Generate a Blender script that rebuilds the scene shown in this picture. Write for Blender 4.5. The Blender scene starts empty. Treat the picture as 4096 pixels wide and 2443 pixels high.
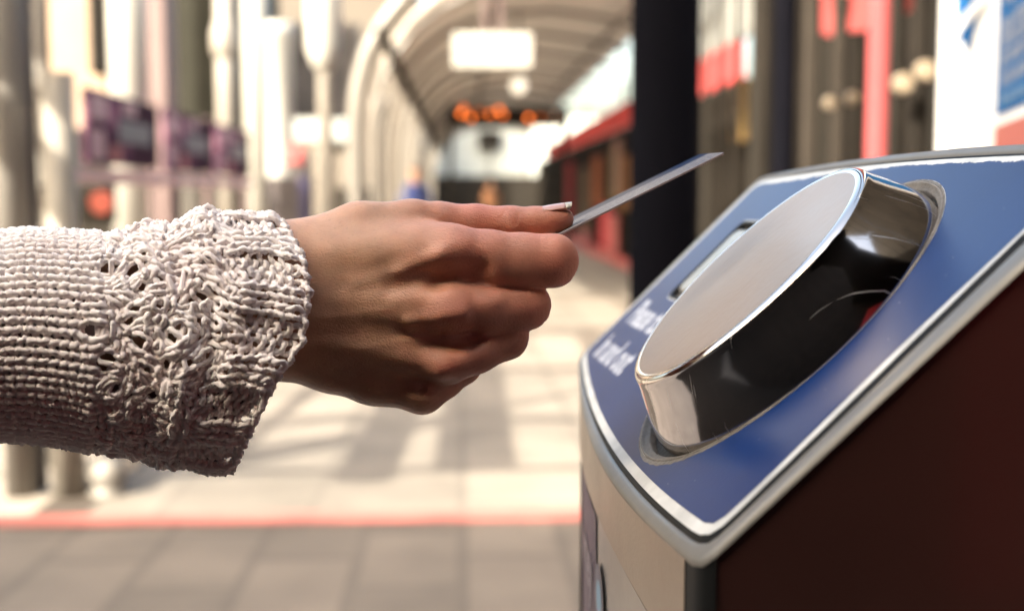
import bpy, math, random
import numpy as np
random.seed(7); rng = np.random.default_rng(7)
C = bpy.context.scene.collection
pi = math.pi

# ------------------------------------------------------------------ camera
CAMZ = 1.15
PITCH = math.radians(5.1)
FPX = 5000.0; CX, CY = 2048.0, 1221.5
cam0 = np.array([0, 0, CAMZ])
RT = np.array([1.0, 0, 0]); FW = np.array([0, math.cos(PITCH), -math.sin(PITCH)]); UP = np.array([0, math.sin(PITCH), math.cos(PITCH)])
def c2w(v):
    v = np.asarray(v, float)
    return cam0 + v[..., 0:1] * RT - v[..., 1:2] * UP + v[..., 2:3] * FW
def c2wv(v):
    v = np.asarray(v, float)
    return v[0] * RT - v[1] * UP + v[2] * FW
def PP(px, py, d):
    """reach in metres -> point of the hand study (d = millimetres toward the viewer from the 0.53 m working distance)"""
    z = 0.53 - np.asarray(d, float) / 1000
    return np.stack([(np.asarray(px, float) - CX) * z / FPX, (np.asarray(py, float) - CY) * z / FPX, z + 0 * np.asarray(px, float)], -1)

cam_d = bpy.data.cameras.new('camera'); cam = bpy.data.objects.new('camera', cam_d); C.objects.link(cam)
cam.location = (0, 0, CAMZ); cam.rotation_euler = (pi / 2 - PITCH, 0, 0)
cam_d.sensor_width = 36; cam_d.lens = 36 * FPX / 4096; cam_d.clip_start = 0.02; cam_d.clip_end = 2000
cam_d.dof.use_dof = True; cam_d.dof.focus_distance = 0.522; cam_d.dof.aperture_fstop = 6.2
bpy.context.scene.camera = cam

# ------------------------------------------------------------------ helpers
wloc = {}
def link(o, parent=None, loc=(0, 0, 0)):
    C.objects.link(o)
    p = np.array(loc, float)
    if parent is not None:
        o.parent = parent; o.location = p - wloc[parent.name]
    else:
        o.location = p
    wloc[o.name] = p
    return o
def tag(o, label=None, cat=None, group=None, kind=None):
    for k, v in (('label', label), ('category', cat), ('group', group), ('kind', kind)):
        if v: o[k] = v
    return o
def empty(name, loc, label=None, cat=None, group=None):
    o = bpy.data.objects.new(name, None); o.empty_display_size = .1
    link(o, None, loc); return tag(o, label, cat, group)
def mesh(name, V, F, mat, parent=None, smooth=False, loc=None, attr=None):
    V = np.asarray(V, float)
    if loc is None: loc = wloc[parent.name] if parent is not None else (0, 0, 0)
    me = bpy.data.meshes.new(name)
    Vl = V - np.array(loc)
    if isinstance(F, np.ndarray):
        n = F.shape[1]
        me.vertices.add(len(Vl)); me.vertices.foreach_set('co', Vl.astype(np.float32).ravel())
        me.loops.add(F.size); me.loops.foreach_set('vertex_index', F.astype(np.int32).ravel())
        me.polygons.add(len(F)); me.polygons.foreach_set('loop_start', np.arange(0, F.size, n, dtype=np.int32))
        me.update(calc_edges=True)
    else:
        me.from_pydata([tuple(v) for v in Vl], [], F); me.update()
    me.validate()
    if smooth: me.polygons.foreach_set('use_smooth', [True] * len(me.polygons))
    if attr is not None:
        a = me.attributes.new('tint', 'FLOAT', 'POINT'); a.data.foreach_set('value', np.asarray(attr, np.float32))
    me.materials.append(mat)
    o = bpy.data.objects.new(name, me)
    return link(o, parent, loc)
class MB:
    """collects boxes, tubes and lathes, built as one mesh"""
    def __init__(s): s.v = []; s.f = []; s.n = 0
    def add(s, V, F):
        V = np.asarray(V, float); s.v.append(V); s.f += [tuple(int(i) + s.n for i in f) for f in F]; s.n += len(V); return s
    def box(s, c, size, yaw=0.0, bev=0.0):
        x, y, z = [q / 2 for q in size]
        if bev:
            b = min(bev, x * .9, y * .9)
            ring = [(-x + b, -y), (x - b, -y), (x, -y + b), (x, y - b), (x - b, y), (-x + b, y), (-x, y - b), (-x, -y + b)]
            b2 = min(bev, z * .9)
            lv = []
            for zz, k in ((-z, b2), (-z + b2, 0), (z - b2, 0), (z, b2)):
                lv += [(px * (1 - k / x), py * (1 - k / y), zz) for px, py in ring]
            V = np.array(lv); F = []
            for r in range(3):
                for i in range(8):
                    j = (i + 1) % 8; F.append((r * 8 + i, r * 8 + j, r * 8 + 8 + j, r * 8 + 8 + i))
            F.append(tuple(range(7, -1, -1))); F.append(tuple(range(24, 32)))
        else:
            V = np.array([(i, j, k) for k in (-z, z) for j in (-y, y) for i in (-x, x)])
            F = [(0, 2, 3, 1), (4, 5, 7, 6), (0, 1, 5, 4), (2, 6, 7, 3), (0, 4, 6, 2), (1, 3, 7, 5)]
        cy, sy = math.cos(yaw), math.sin(yaw)
        V = V @ np.array([[cy, sy, 0], [-sy, cy, 0], [0, 0, 1]]) + np.array(c)
        return s.add(V, F)
    def tube(s, pts, r, n=10, cap=True):
        pts = np.asarray(pts, float); m = len(pts); r = np.broadcast_to(np.asarray(r, float), (m,))
        T = np.gradient(pts, axis=0); T /= np.linalg.norm(T, axis=1)[:, None] + 1e-12
        ref = np.array([0, 0, 1.]) if abs(T[0, 2]) < .9 else np.array([0, 1., 0])
        A = np.cross(T, ref); bad = np.linalg.norm(A, axis=1) < 1e-3
        A[bad] = np.cross(T[bad], [1., 0, 0]); A /= np.linalg.norm(A, axis=1)[:, None]
        for i in range(1, m):
            if A[i] @ A[i - 1] < 0: A[i] *= -1
        B = np.cross(T, A)
        t = np.arange(n) * 2 * pi / n
        V = (pts[:, None] + r[:, None, None] * (np.cos(t)[None, :, None] * A[:, None] + np.sin(t)[None, :, None] * B[:, None])).reshape(-1, 3)
        F = [(i * n + k, i * n + (k + 1) % n, (i + 1) * n + (k + 1) % n, (i + 1) * n + k) for i in range(m - 1) for k in range(n)]
        if cap: F += [tuple(range(n - 1, -1, -1)), tuple((m - 1) * n + k for k in range(n))]
        return s.add(V, F)
    def lathe(s, c, prof, n=24):
        """prof = [(radius, height)] about the vertical through c"""
        c = np.array(c); t = np.arange(n) * 2 * pi / n
        V = np.concatenate([np.c_[r * np.cos(t), r * np.sin(t), np.full(n, h)] for r, h in prof]) + c
        m = len(prof)
        F = [(i * n + k, i * n + (k + 1) % n, (i + 1) * n + (k + 1) % n, (i + 1) * n + k) for i in range(m - 1) for k in range(n)]
        F += [tuple(range(n - 1, -1, -1)), tuple((m - 1) * n + k for k in range(n))]
        return s.add(V, F)
    def build(s, name, mat, parent=None, smooth=False, loc=None):
        o = mesh(name, np.concatenate(s.v), s.f, mat, parent, False, loc)
        if smooth:
            o.data.polygons.foreach_set('use_smooth', [len(p.vertices) == 4 for p in o.data.polygons]); 
            o.data.update()
        return o
def one(name, m, mat, label, cat, group=None, smooth=False, base=(0, 0, 0), kind=None):
    return tag(m.build(name, mat, None, smooth, loc=base), label, cat, group, kind)

# ------------------------------------------------------------------ materials
def new_mat(name):
    m = bpy.data.materials.new(name); m.use_nodes = True
    nt = m.node_tree; b = nt.nodes['Principled BSDF']; return m, nt, b
def N(nt, t, **kw):
    n = nt.nodes.new(t)
    for k, v in kw.items():
        if k.startswith('i_'): n.inputs[k[2:].replace('_', ' ')].default_value = v
        else: setattr(n, k, v)
    return n
def L(nt, a, b): nt.links.new(a, b)
def mat(name, col, rough=.5, metal=0., var=.12, scale=6., bump=0., bscale=40., spec=None, coat=0., emit=None, es=0.):
    m, nt, b = new_mat(name)
    tc = N(nt, 'ShaderNodeTexCoord'); no = N(nt, 'ShaderNodeTexNoise'); no.inputs['Scale'].default_value = scale; no.inputs['Detail'].default_value = 5
    L(nt, tc.outputs['Object'], no.inputs['Vector'])
    r = N(nt, 'ShaderNodeMapRange'); r.inputs['To Min'].default_value = 1 - var * 1.6; r.inputs['To Max'].default_value = 1 + var * 1.6
    r.inputs['From Min'].default_value = .2; r.inputs['From Max'].default_value = .8
    L(nt, no.outputs['Fac'], r.inputs['Value'])
    mx = N(nt, 'ShaderNodeMix', data_type='RGBA', blend_type='MULTIPLY'); mx.inputs[0].default_value = 1
    mx.inputs[6].default_value = (*col, 1); L(nt, r.outputs[0], mx.inputs[7]); L(nt, mx.outputs[2], b.inputs['Base Color'])
    b.inputs['Roughness'].default_value = rough; b.inputs['Metallic'].default_value = metal
    if coat: b.inputs['Coat Weight'].default_value = coat; b.inputs['Coat Roughness'].default_value = .08
    if spec is not None: b.inputs['Specular IOR Level'].default_value = spec
    if emit: b.inputs['Emission Color'].default_value = (*emit, 1); b.inputs['Emission Strength'].default_value = es
    if bump:
        n2 = N(nt, 'ShaderNodeTexNoise'); n2.inputs['Scale'].default_value = bscale; n2.inputs['Detail'].default_value = 6
        L(nt, tc.outputs['Object'], n2.inputs['Vector'])
        bp = N(nt, 'ShaderNodeBump'); bp.inputs['Strength'].default_value = bump; bp.inputs['Distance'].default_value = .002
        L(nt, n2.outputs['Fac'], bp.inputs['Height']); L(nt, bp.outputs[0], b.inputs['Normal'])
    return m


# ================================================================== CARD READER
# local frame of the sloping top: u down the slope, v toward the viewer, h out of the top (centimetres)
rP0 = c2w(np.array([0.11816622, 0.00638543, 0.53311465]))
rn = c2wv([-0.70013171, -0.70514598, -0.11218171]); ra = c2wv([-0.70962535, 0.70457921, 0]); rb = c2wv([0.0790409, 0.07960699, -0.99368771])
def RD(u, v, h=0.0):
    u, v, h = np.broadcast_arrays(np.asarray(u, float), np.asarray(v, float), np.asarray(h, float))
    return rP0 + (u[..., None] * ra + v[..., None] * rb + h[..., None] * rn) / 100
def poly_side(pts, n):
    p = np.array(pts, float); s = np.r_[0, np.cumsum(np.linalg.norm(np.diff(p, axis=0), axis=1))]
    t = np.linspace(0, s[-1], n, endpoint=False); m = t
    # smooth interpolation (Catmull-like via cubic of samples)
    x = np.interp(t, s, p[:, 0]); y = np.interp(t, s, p[:, 1])
    if len(p) > 3:
        co = np.polyfit(p[:, 1] if abs(p[-1, 1] - p[0, 1]) > abs(p[-1, 0] - p[0, 0]) else p[:, 0], p[:, 0] if abs(p[-1, 1] - p[0, 1]) > abs(p[-1, 0] - p[0, 0]) else p[:, 1], 4)
        if abs(p[-1, 1] - p[0, 1]) > abs(p[-1, 0] - p[0, 0]): x = np.polyval(co, y)
        else: y = np.polyval(co, x)
    return np.c_[x, y]
NS = (44, 28, 44, 28)
def outline(left, near, right, far, ch=2):
    P = np.concatenate([poly_side(s, n) for s, n in zip((left, near, right, far), NS)])
    for _ in range(ch):
        Q = np.roll(P, -1, axis=0); R_ = np.roll(P, 1, axis=0)
        P = .5 * P + .25 * (Q + R_)
    return P
metal_o = outline([(7.3, -29.3), (8.55, -22.5), (9.55, -15), (10.18, -8), (10.36, -3), (10.34, 0), (10.18, 5.2), (9.7, 12.9)],
                  [(9.7, 12.9), (-4.58, 14.0), (-10.0, 14.4)], [(-10.0, 14.4), (-10.42, 5.5), (-10.62, -5), (-10.5, -14), (-10.2, -22), (-9.7, -29.3)], [(-9.7, -29.3), (7.3, -29.3)], 1)
white_o = outline([(7.0, -28.75), (8.2, -21), (8.95, -12.6), (9.37, -5.5), (9.42, .35), (9.2, 6.8), (8.85, 11.9)],
                  [(8.85, 11.9), (-5.84, 12.3), (-9.4, 12.5)], [(-9.4, 12.5), (-9.62, 6), (-9.82, -5), (-9.6, -18), (-9.2, -28.5)], [(-9.2, -28.5), (7.0, -28.75)])
blue_o = outline([(6.63, -28.46), (7.75, -20.9), (8.5, -13.8), (8.9, -6.0), (8.94, -2), (8.82, 5.6), (8.42, 11.35)],
                 [(8.42, 11.35), (3.2, 11.62), (-1.4, 11.76), (-9.1, 12.1)], [(-9.1, 12.1), (-9.3, 7), (-9.48, -5), (-9.25, -15.5), (-9.05, -20), (-8.85, -27.9)], [(-8.85, -27.9), (6.63, -28.46)], 1)
HOLE_C = (0.0, -0.85); HOLE_R = 8.42
def circ(c, r, n=96): t = np.arange(n) * 2 * pi / n; return np.c_[c[0] + r * np.cos(t), c[1] + r * np.sin(t)]
def rrect(u0, u1, v0, v1, r, n=6):
    P = []
    for cu, cv, a0 in ((u1 - r, v1 - r, 0), (u0 + r, v1 - r, 90), (u0 + r, v0 + r, 180), (u1 - r, v0 + r, 270)):
        for k in range(n + 1):
            a = math.radians(a0 + 90 * k / n); P.append((cu + r * math.cos(a), cv + r * math.sin(a)))
    return np.array(P)
lcd_o = rrect(-5.6, 0.9, -22.6, -13.2, .7)
import bmesh
def sheet_with_holes(name, outer, holes, h, mat_, parent, side=0.0):
    bm = bmesh.new(); loops = []
    for P in [outer] + holes:
        vs = [bm.verts.new(tuple(RD(p[0], p[1], h) - wloc[parent.name])) for p in P]
        es = [bm.edges.new((vs[i], vs[(i + 1) % len(vs)])) for i in range(len(vs))]; loops.append((vs, es))
    bmesh.ops.triangle_fill(bm, use_beauty=True, edges=[e for _, es in loops for e in es])
    nw = rn
    for f in bm.faces:
        if f.normal.dot(nw) < 0: f.normal_flip()
    if side:
        for vs, es in loops:
            lo = [bm.verts.new(tuple(np.array(v.co) - rn * side / 100)) for v in vs]
            for i in range(len(vs)):
                j = (i + 1) % len(vs); bm.faces.new((vs[i], lo[i], lo[j], vs[j]))
        bmesh.ops.recalc_face_normals(bm, faces=bm.faces)
    me = bpy.data.meshes.new(name); bm.to_mesh(me); bm.free(); me.materials.append(mat_)
    return link(bpy.data.objects.new(name, me), parent, wloc[parent.name])

# -- materials of the reader
def metal_mat(name, col, rough, var=.12, bump=.15, bs=180., scr=0., aniso=0., metal=1.0):
    m, nt, b = new_mat(name)
    tc = N(nt, 'ShaderNodeTexCoord')
    n1 = N(nt, 'ShaderNodeTexNoise'); n1.inputs['Scale'].default_value = 14; n1.inputs['Detail'].default_value = 7; n1.inputs['Roughness'].default_value = .6
    L(nt, tc.outputs['Object'], n1.inputs['Vector'])
    mr = N(nt, 'ShaderNodeMapRange'); mr.inputs['From Min'].default_value = .3; mr.inputs['From Max'].default_value = .7
    mr.inputs['To Min'].default_value = rough * (1 - var * 2); mr.inputs['To Max'].default_value = rough * (1 + var * 2)
    L(nt, n1.outputs['Fac'], mr.inputs['Value']); 
    mc = N(nt, 'ShaderNodeMapRange'); mc.inputs['To Min'].default_value = 1 - var; mc.inputs['To Max'].default_value = 1 + var * .5
    L(nt, n1.outputs['Fac'], mc.inputs['Value'])
    mx = N(nt, 'ShaderNodeMix', data_type='RGBA', blend_type='MULTIPLY'); mx.inputs[0].default_value = 1; mx.inputs[6].default_value = (*col, 1)
    L(nt, mc.outputs[0], mx.inputs[7]); L(nt, mx.outputs[2], b.inputs['Base Color'])
    b.inputs['Metallic'].default_value = metal
    rsock = mr.outputs[0]
    if scr:
        # fine hair scratches: stretched noise at several angles, thresholded
        tot = None
        for k, (ax, ay, az) in enumerate([(.3, .9, .2), (1.2, .1, .7), (2.1, 1.4, .4), (.8, 2.4, 1.9)]):
            mp = N(nt, 'ShaderNodeMapping'); mp.inputs['Rotation'].default_value = (ax, ay, az); mp.inputs['Scale'].default_value = (25, 900, 25)
            L(nt, tc.outputs['Object'], mp.inputs['Vector'])
            nn = N(nt, 'ShaderNodeTexNoise'); nn.inputs['Scale'].default_value = 1.0; nn.inputs['Detail'].default_value = 1; nn.inputs['Distortion'].default_value = .35
            L(nt, mp.outputs[0], nn.inputs['Vector'])
            tr = N(nt, 'ShaderNodeMapRange'); tr.inputs['From Min'].default_value = .735; tr.inputs['From Max'].default_value = .78
            L(nt, nn.outputs['Fac'], tr.inputs['Value'])
            if tot is None: tot = tr.outputs[0]
            else:
                ad = N(nt, 'ShaderNodeMath', operation='MAXIMUM'); L(nt, tot, ad.inputs[0]); L(nt, tr.outputs[0], ad.inputs[1]); tot = ad.outputs[0]
        ma = N(nt, 'ShaderNodeMath', operation='MULTIPLY_ADD'); L(nt, tot, ma.inputs[0]); ma.inputs[1].default_value = scr; L(nt, rsock, ma.inputs[2]); rsock = ma.outputs[0]
    L(nt, rsock, b.inputs['Roughness'])
    if bump:
        n2 = N(nt, 'ShaderNodeTexNoise'); n2.inputs['Scale'].default_value = bs; n2.inputs['Detail'].default_value = 8
        L(nt, tc.outputs['Object'], n2.inputs['Vector'])
        bp = N(nt, 'ShaderNodeBump'); bp.inputs['Strength'].default_value = bump; bp.inputs['Distance'].default_value = .0004
        L(nt, n2.outputs['Fac'], bp.inputs['Height']); L(nt, bp.outputs[0], b.inputs['Normal'])
    return m
M_chrome = metal_mat('polished_steel', (.54, .50, .47), .10, .15, .05, 60, .28)
M_padface = metal_mat('satin_pad', (.42, .315, .25), .46, .06, .35, 260, .1)
M_rim = metal_mat('satin_rim', (.165, .152, .135), .5, .1, .2, 200, metal=.55)
M_band = metal_mat('brushed_band', (.30, .25, .205), .42, .1, .35, 500)
M_frontp = metal_mat('front_panel', (.30, .27, .245), .38, .1, .2, 300, metal=.7)
M_black = mat('black_rubber', (.005, .005, .005), .6, spec=.15)
M_well = mat('grimy_well', (.02, .018, .015), .8, bump=.5, bscale=300)
M_bezel = mat('grimy_bezel', (.12, .105, .09), .65, 0, .3, 60, .6, 400)
M_side = mat('maroon_side', (.058, .025, .021), .2, 0, .2, 5, coat=.6)  # maroon base stands in for dark and red reflections on bare steel
M_white = mat('white_border', (.46, .455, .435), .45, 0, .18, 60)
def blue_mat():
    m, nt, b = new_mat('blue_decal')
    tc = N(nt, 'ShaderNodeTexCoord')
    n = N(nt, 'ShaderNodeTexNoise'); n.inputs['Scale'].default_value = 9; n.inputs['Detail'].default_value = 4
    L(nt, tc.outputs['Object'], n.inputs['Vector'])
    r = N(nt, 'ShaderNodeValToRGB'); r.color_ramp.elements[0].position = .3; r.color_ramp.elements[0].color = (.003, .018, .080, 1); r.color_ramp.elements[1].position = .75; r.color_ramp.elements[1].color = (.005, .025, .105, 1)
    L(nt, n.outputs['Fac'], r.inputs[0])
    # tiny pale specks of wear
    v = N(nt, 'ShaderNodeTexVoronoi'); v.inputs['Scale'].default_value = 170; L(nt, tc.outputs['Object'], v.inputs['Vector'])
    n3 = N(nt, 'ShaderNodeTexNoise'); n3.inputs['Scale'].default_value = 60; L(nt, tc.outputs['Object'], n3.inputs['Vector'])
    lt = N(nt, 'ShaderNodeMath', operation='LESS_THAN'); lt.inputs[1].default_value = .055; L(nt, v.outputs['Distance'], lt.inputs[0])
    gt = N(nt, 'ShaderNodeMath', operation='GREATER_THAN'); gt.inputs[1].default_value = .55; L(nt, n3.outputs['Fac'], gt.inputs[0])
    mu = N(nt, 'ShaderNodeMath', operation='MULTIPLY'); L(nt, lt.outputs[0], mu.inputs[0]); L(nt, gt.outputs[0], mu.inputs[1])
    mx = N(nt, 'ShaderNodeMix', data_type='RGBA'); L(nt, mu.outputs[0], mx.inputs[0]); L(nt, r.outputs[0], mx.inputs[6]); mx.inputs[7].default_value = (.25, .26, .3, 1)
    L(nt, mx.outputs[2], b.inputs['Base Color'])
    b.inputs['Roughness'].default_value = .33; b.inputs['Specular IOR Level'].default_value = .10
    n2 = N(nt, 'ShaderNodeTexNoise'); n2.inputs['Scale'].default_value = 700; L(nt, tc.outputs['Object'], n2.inputs['Vector'])
    bp = N(nt, 'ShaderNodeBump'); bp.inputs['Strength'].default_value = .12; bp.inputs['Distance'].default_value = .0003
    L(nt, n2.outputs['Fac'], bp.inputs['Height']); L(nt, bp.outputs[0], b.inputs['Normal'])
    return m
M_blue = blue_mat()
M_bezel.node_tree.nodes['Principled BSDF'].inputs['Metallic'].default_value = 0
M_lcd = mat('pale_screen', (.17, .17, .16), .3, 0, .25, 20)
M_letter = mat('pale_letters', (.42, .43, .48), .5)

rbase = RD(0, -7, 0).copy(); rbase[2] = 0
reader = empty('card_reader', rbase, 'steel travel card reader with sloping blue top and large round metal pad', 'card reader')

# face plate (white border) and blue decal
plate = sheet_with_holes('face_plate', white_o, [circ(HOLE_C, HOLE_R + .02)[::-1], lcd_o[::-1]], 0.0, M_white, reader, side=.16)
# chipped, uneven edge of the decal along the upper side
bo = blue_o.copy()
for i in range(NS[0] + NS[1], NS[0] + NS[1] + NS[2]): bo[i, 0] += rng.normal(0, .05)
# denser ragged edge
dense = []
for i in range(len(bo)):
    a_, b_ = bo[i], bo[(i + 1) % len(bo)]
    right = NS[0] + NS[1] + 3 <= i < NS[0] + NS[1] + NS[2] - 3
    dense.append(a_)
    if right:
        for k in range(1, 8): dense.append(a_ + (b_ - a_) * k / 8 + np.array([rng.normal(0, .035), 0]))
sheet_with_holes('blue_decal', np.array(dense), [circ(HOLE_C, HOLE_R + .12)[::-1], (rrect(-5.7, 1.0, -22.7, -13.1, .75))[::-1]], 0.012, M_blue, reader)

# metal frame: ring profile between white border and outer edge, then the vertical faces
def ring_strip(polys_h):
    V = np.concatenate([RD(P[:, 0], P[:, 1], h) for P, h in polys_h]); n = len(polys_h[0][0]); F = []
    for r in range(len(polys_h) - 1):
        for i in range(n):
            j = (i + 1) % n; F.append((r * n + i, r * n + j, (r + 1) * n + j, (r + 1) * n + i))
    return V, F
lerp = lambda t: white_o + (metal_o - white_o) * t
prof = [(-.02, -.22), (.10, -.24), (.22, -.13), (.34, -.035), (.5, .0), (.72, .0), (.86, -.035), (.95, -.11), (1.0, -.22)]
fm = MB(); V, F = ring_strip([(lerp(t), h) for t, h in prof]); fm.add(V, F)
fr = fm.build('top_frame', M_rim, reader, smooth=True)
V, F = ring_strip([(lerp(-.03), -.01), (lerp(.05), -.05), (lerp(.20), -.03), (lerp(.25), -.12)]); gm = MB(); gm.add(V, F); gm.build('groove', M_black, reader, smooth=True)
edge = RD(metal_o[:, 0], metal_o[:, 1], -.22)
nL, nN, nR, nF = NS
cen = edge.mean(0)
outv = edge - cen; 
# horizontal outward direction per outline point
tang = np.roll(edge, -1, 0) - np.roll(edge, 1, 0); tang[:, 2] = 0
on = np.cross(tang, [0, 0, 1.]); on /= np.linalg.norm(on, axis=1)[:, None]
if ((on * (edge - cen)).sum(1)).mean() < 0: on = -on
dropf = lambda v: .028 + .016 * ((v + 6) / 20) ** 2
def wall_strip(idx, top, bot, inset, name, m, parent, inset2=None, smooth=True):
    V = []; F = []
    inset2 = inset if inset2 is None else inset2
    for k, i in enumerate(idx):
        e = edge[i]; a_ = e - on[i] * inset; b_ = e - on[i] * inset2
        a_ = a_.copy(); b_ = b_.copy(); a_[2] = top(i); b_[2] = bot(i); V += [a_, b_]
        if k: F.append((2 * k - 2, 2 * k - 1, 2 * k + 1, 2 * k))
    b = MB(); b.add(V, F); return b.build(name, m, parent, smooth=smooth)
li = list(range(2, nL - 1)); 
wall_strip(li, lambda i: edge[i, 2], lambda i: edge[i, 2] - dropf(metal_o[i, 1]), 0, 'metal_band', M_band, reader)
wall_strip(li, lambda i: edge[i, 2] - dropf(metal_o[i, 1]), lambda i: edge[i, 2] - dropf(metal_o[i, 1]) - .0006, 0, 'seam_lip', M_black, reader, .0045)
wall_strip(li, lambda i: edge[i, 2] - dropf(metal_o[i, 1]) - .0006, lambda i: edge[i, 2] - dropf(metal_o[i, 1]) - .0042, .0045, 'seam', M_black, reader)
FRONT_IN = .0022
wall_strip(li, lambda i: edge[i, 2] - dropf(metal_o[i, 1]) - .0042, lambda i: 0.0, FRONT_IN, 'front_panel', M_frontp, reader, .012)
oi = list(range(nL - 2, nL + 1)); 
wall_strip(list(range(nL - 2, nL + 2)), lambda i: edge[i, 2], lambda i: 0.0, .0004, 'corner_strip', M_black, reader)
wall_strip(list(range(nL + 1, nL + nN + 1)), lambda i: edge[i, 2] + .0003, lambda i: 0.0, .0012, 'side_panel', M_side, reader)
wall_strip([(k) % len(edge) for k in range(nL + nN, len(edge) + 3)], lambda i: edge[i, 2], lambda i: 0.0, .0008, 'back_panel', M_rim, reader)

# recess, bezel and round pad
def rev(name, prof, c, m, parent, n=128, flip=False):
    t = np.arange(n) * 2 * pi / n
    V = np.concatenate([RD(c[0] + r * np.cos(t), c[1] + r * np.sin(t), h) for r, h in prof]); F = []
    for i in range(len(prof) - 1):
        for k in range(n):
            q = (i * n + k, i * n + (k + 1) % n, (i + 1) * n + (k + 1) % n, (i + 1) * n + k); F.append(q)
    if prof[-1][0] < .02: pass
    b = MB(); b.add(V, F); return b.build(name, m, parent, smooth=True)
bz = rev('pad_bezel', [(HOLE_R + .03, -.16), (HOLE_R, .03), (HOLE_R - .06, .05), (HOLE_R - .12, .03), (HOLE_R - .16, -.08), (HOLE_R - .36, -.12), (HOLE_R - .42, -.2), (HOLE_R - .43, -.55)], HOLE_C, M_bezel, reader)
rev('pad_well', [(HOLE_R + .02, -.56), (.01, -.56)], HOLE_C, M_well, reader)  # near-black floor of the gap round the pad
PR = [(7.62, -.56), (7.62, -.1), (7.55, .3), (7.25, 1.05), (6.85, 1.85), (6.55, 2.42)]
a0 = math.radians(-25)
rc = .37
for k in range(9):
    a = math.radians(12) + (pi / 2 - math.radians(12)) * k / 8
    PR.append((6.12 + rc * math.cos(a), 2.53 + rc * math.sin(a)))
PR += [(6.08, 2.90), (6.04, 2.888), (5.98, 2.885)]
pad = rev('round_pad', PR, (0, 0), M_chrome, reader)
rev('pad_face', [(6.0, 2.888), (5.92, 2.893), (5.3, 2.895), (3.5, 2.897), (1.5, 2.897), (.01, 2.897)], (0, 0), M_padface, pad)

# grime worn into the decal round the opening
ga_ = np.arange(220) * 2 * pi / 220; gr0 = HOLE_R + .02 + 0 * ga_; gr1 = HOLE_R + .08 + np.abs(rng.normal(0, .02, 220)) + .24 * np.exp(-((np.mod(ga_ - .35 + pi, 2 * pi) - pi) / .42) ** 2) * rng.uniform(.5, 1, 220)
GV = np.concatenate([RD(HOLE_C[0] + r_ * np.cos(ga_), HOLE_C[1] + r_ * np.sin(ga_), .02) for r_ in (gr0, gr1)]); b = MB(); b.add(GV, [(i, (i + 1) % 220, 220 + (i + 1) % 220, 220 + i) for i in range(220)]); b.build('worn_edge', M_bezel, reader)
# display window
def rr_ring(levels):
    V = np.concatenate([RD(P[:, 0], P[:, 1], h) for P, h in levels]); n = len(levels[0][0])
    F = [(r * n + i, r * n + (i + 1) % n, (r + 1) * n + (i + 1) % n, (r + 1) * n + i) for r in range(len(levels) - 1) for i in range(n)]
    return V, F, n
lv = [(rrect(-5.62, .92, -22.62, -13.18, .72), 0.0), (rrect(-5.55, .85, -22.55, -13.25, .68), .04), (rrect(-5.4, .7, -22.4, -13.4, .6), .02), (rrect(-5.35, .65, -22.35, -13.45, .6), -.35)]
V, F, n_ = rr_ring(lv); b = MB(); b.add(V, F); dw = b.build('display_frame', M_black, reader, smooth=True)
lvs = [(rrect(-4.95, .25, -21.9, -13.8, .5), -.5), (rrect(-4.9, .2, -21.85, -13.85, .5), -.02), (rrect(-4.75, .05, -21.7, -14.0, .45), .06)]
V, F, n_ = rr_ring(lvs); F.append(tuple(range(2 * n_, 3 * n_))); b = MB(); b.add(V, F); b.build('display_screen', M_lcd, dw, smooth=True)
V, F, n_ = rr_ring([(rrect(-5.36, .66, -22.36, -13.44, .6), -.34), (rrect(-5.0, .3, -22., -13.7, .5), -.34)]); b = MB(); b.add(V, F); b.build('display_gasket', M_bezel, dw)

# lettering
def text_tris(s, size, bold=.0):
    cu = bpy.data.curves.new('t', 'FONT'); cu.body = s; cu.size = size; cu.offset = bold; cu.resolution_u = 4
    o = bpy.data.objects.new('t', cu); C.objects.link(o)
    dg = bpy.context.evaluated_depsgraph_get(); dg.update(); me = bpy.data.meshes.new_from_object(o.evaluated_get(dg))
    V = np.array([v.co[:] for v in me.vertices]); F = [tuple(p.vertices) for p in me.polygons]
    bpy.data.objects.remove(o); bpy.data.curves.remove(cu); bpy.data.meshes.remove(me)
    return V, F
def panel_text(name, s, v0, u0, size, sx=1.0, m=None, h=.02):
    V, F = text_tris(s, size, size * .03)
    W = RD(u0 - V[:, 1], v0 + V[:, 0] * sx, h)
    b = MB(); b.add(W, F); return b.build(name, m or M_letter, reader)
panel_text('lettering', 'Please touch', -26.3, 3.5, 2.75, .82)
panel_text('lettering', 'in and out', -26.2, 6.45, 2.75, .86)

# decals on the curved front: surface by (v, height)
fi = np.arange(1, nL - 1)
fv = metal_o[fi, 1]; fe = edge[fi]; fo = on[fi]
def front(v, z, out=.0007):
    v = np.asarray(v, float); z = np.asarray(z, float)
    e = np.stack([np.interp(v, fv, fe[:, k]) for k in range(3)], -1); o_ = np.stack([np.interp(v, fv, fo[:, k]) for k in range(3)], -1)
    zt = e[..., 2] - .04
    ins = FRONT_IN + (.012 - FRONT_IN) * np.clip((zt - z) / np.maximum(zt, .01), 0, 1)
    P = e - o_ * (ins - out)[..., None]; P[..., 2] = z; return P
M_purple = mat('purple_decal', (.045, .028, .045), .5, spec=.25)
M_ptext = mat('lilac_letters', (.13, .105, .125), .4)
M_icon = mat('teal_icon', (.10, .22, .30), .4); M_icond = mat('dark_icon', (.05, .045, .07), .4)
zt0 = float(np.interp(-18, fv, fe[:, 2])) - .05
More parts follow.
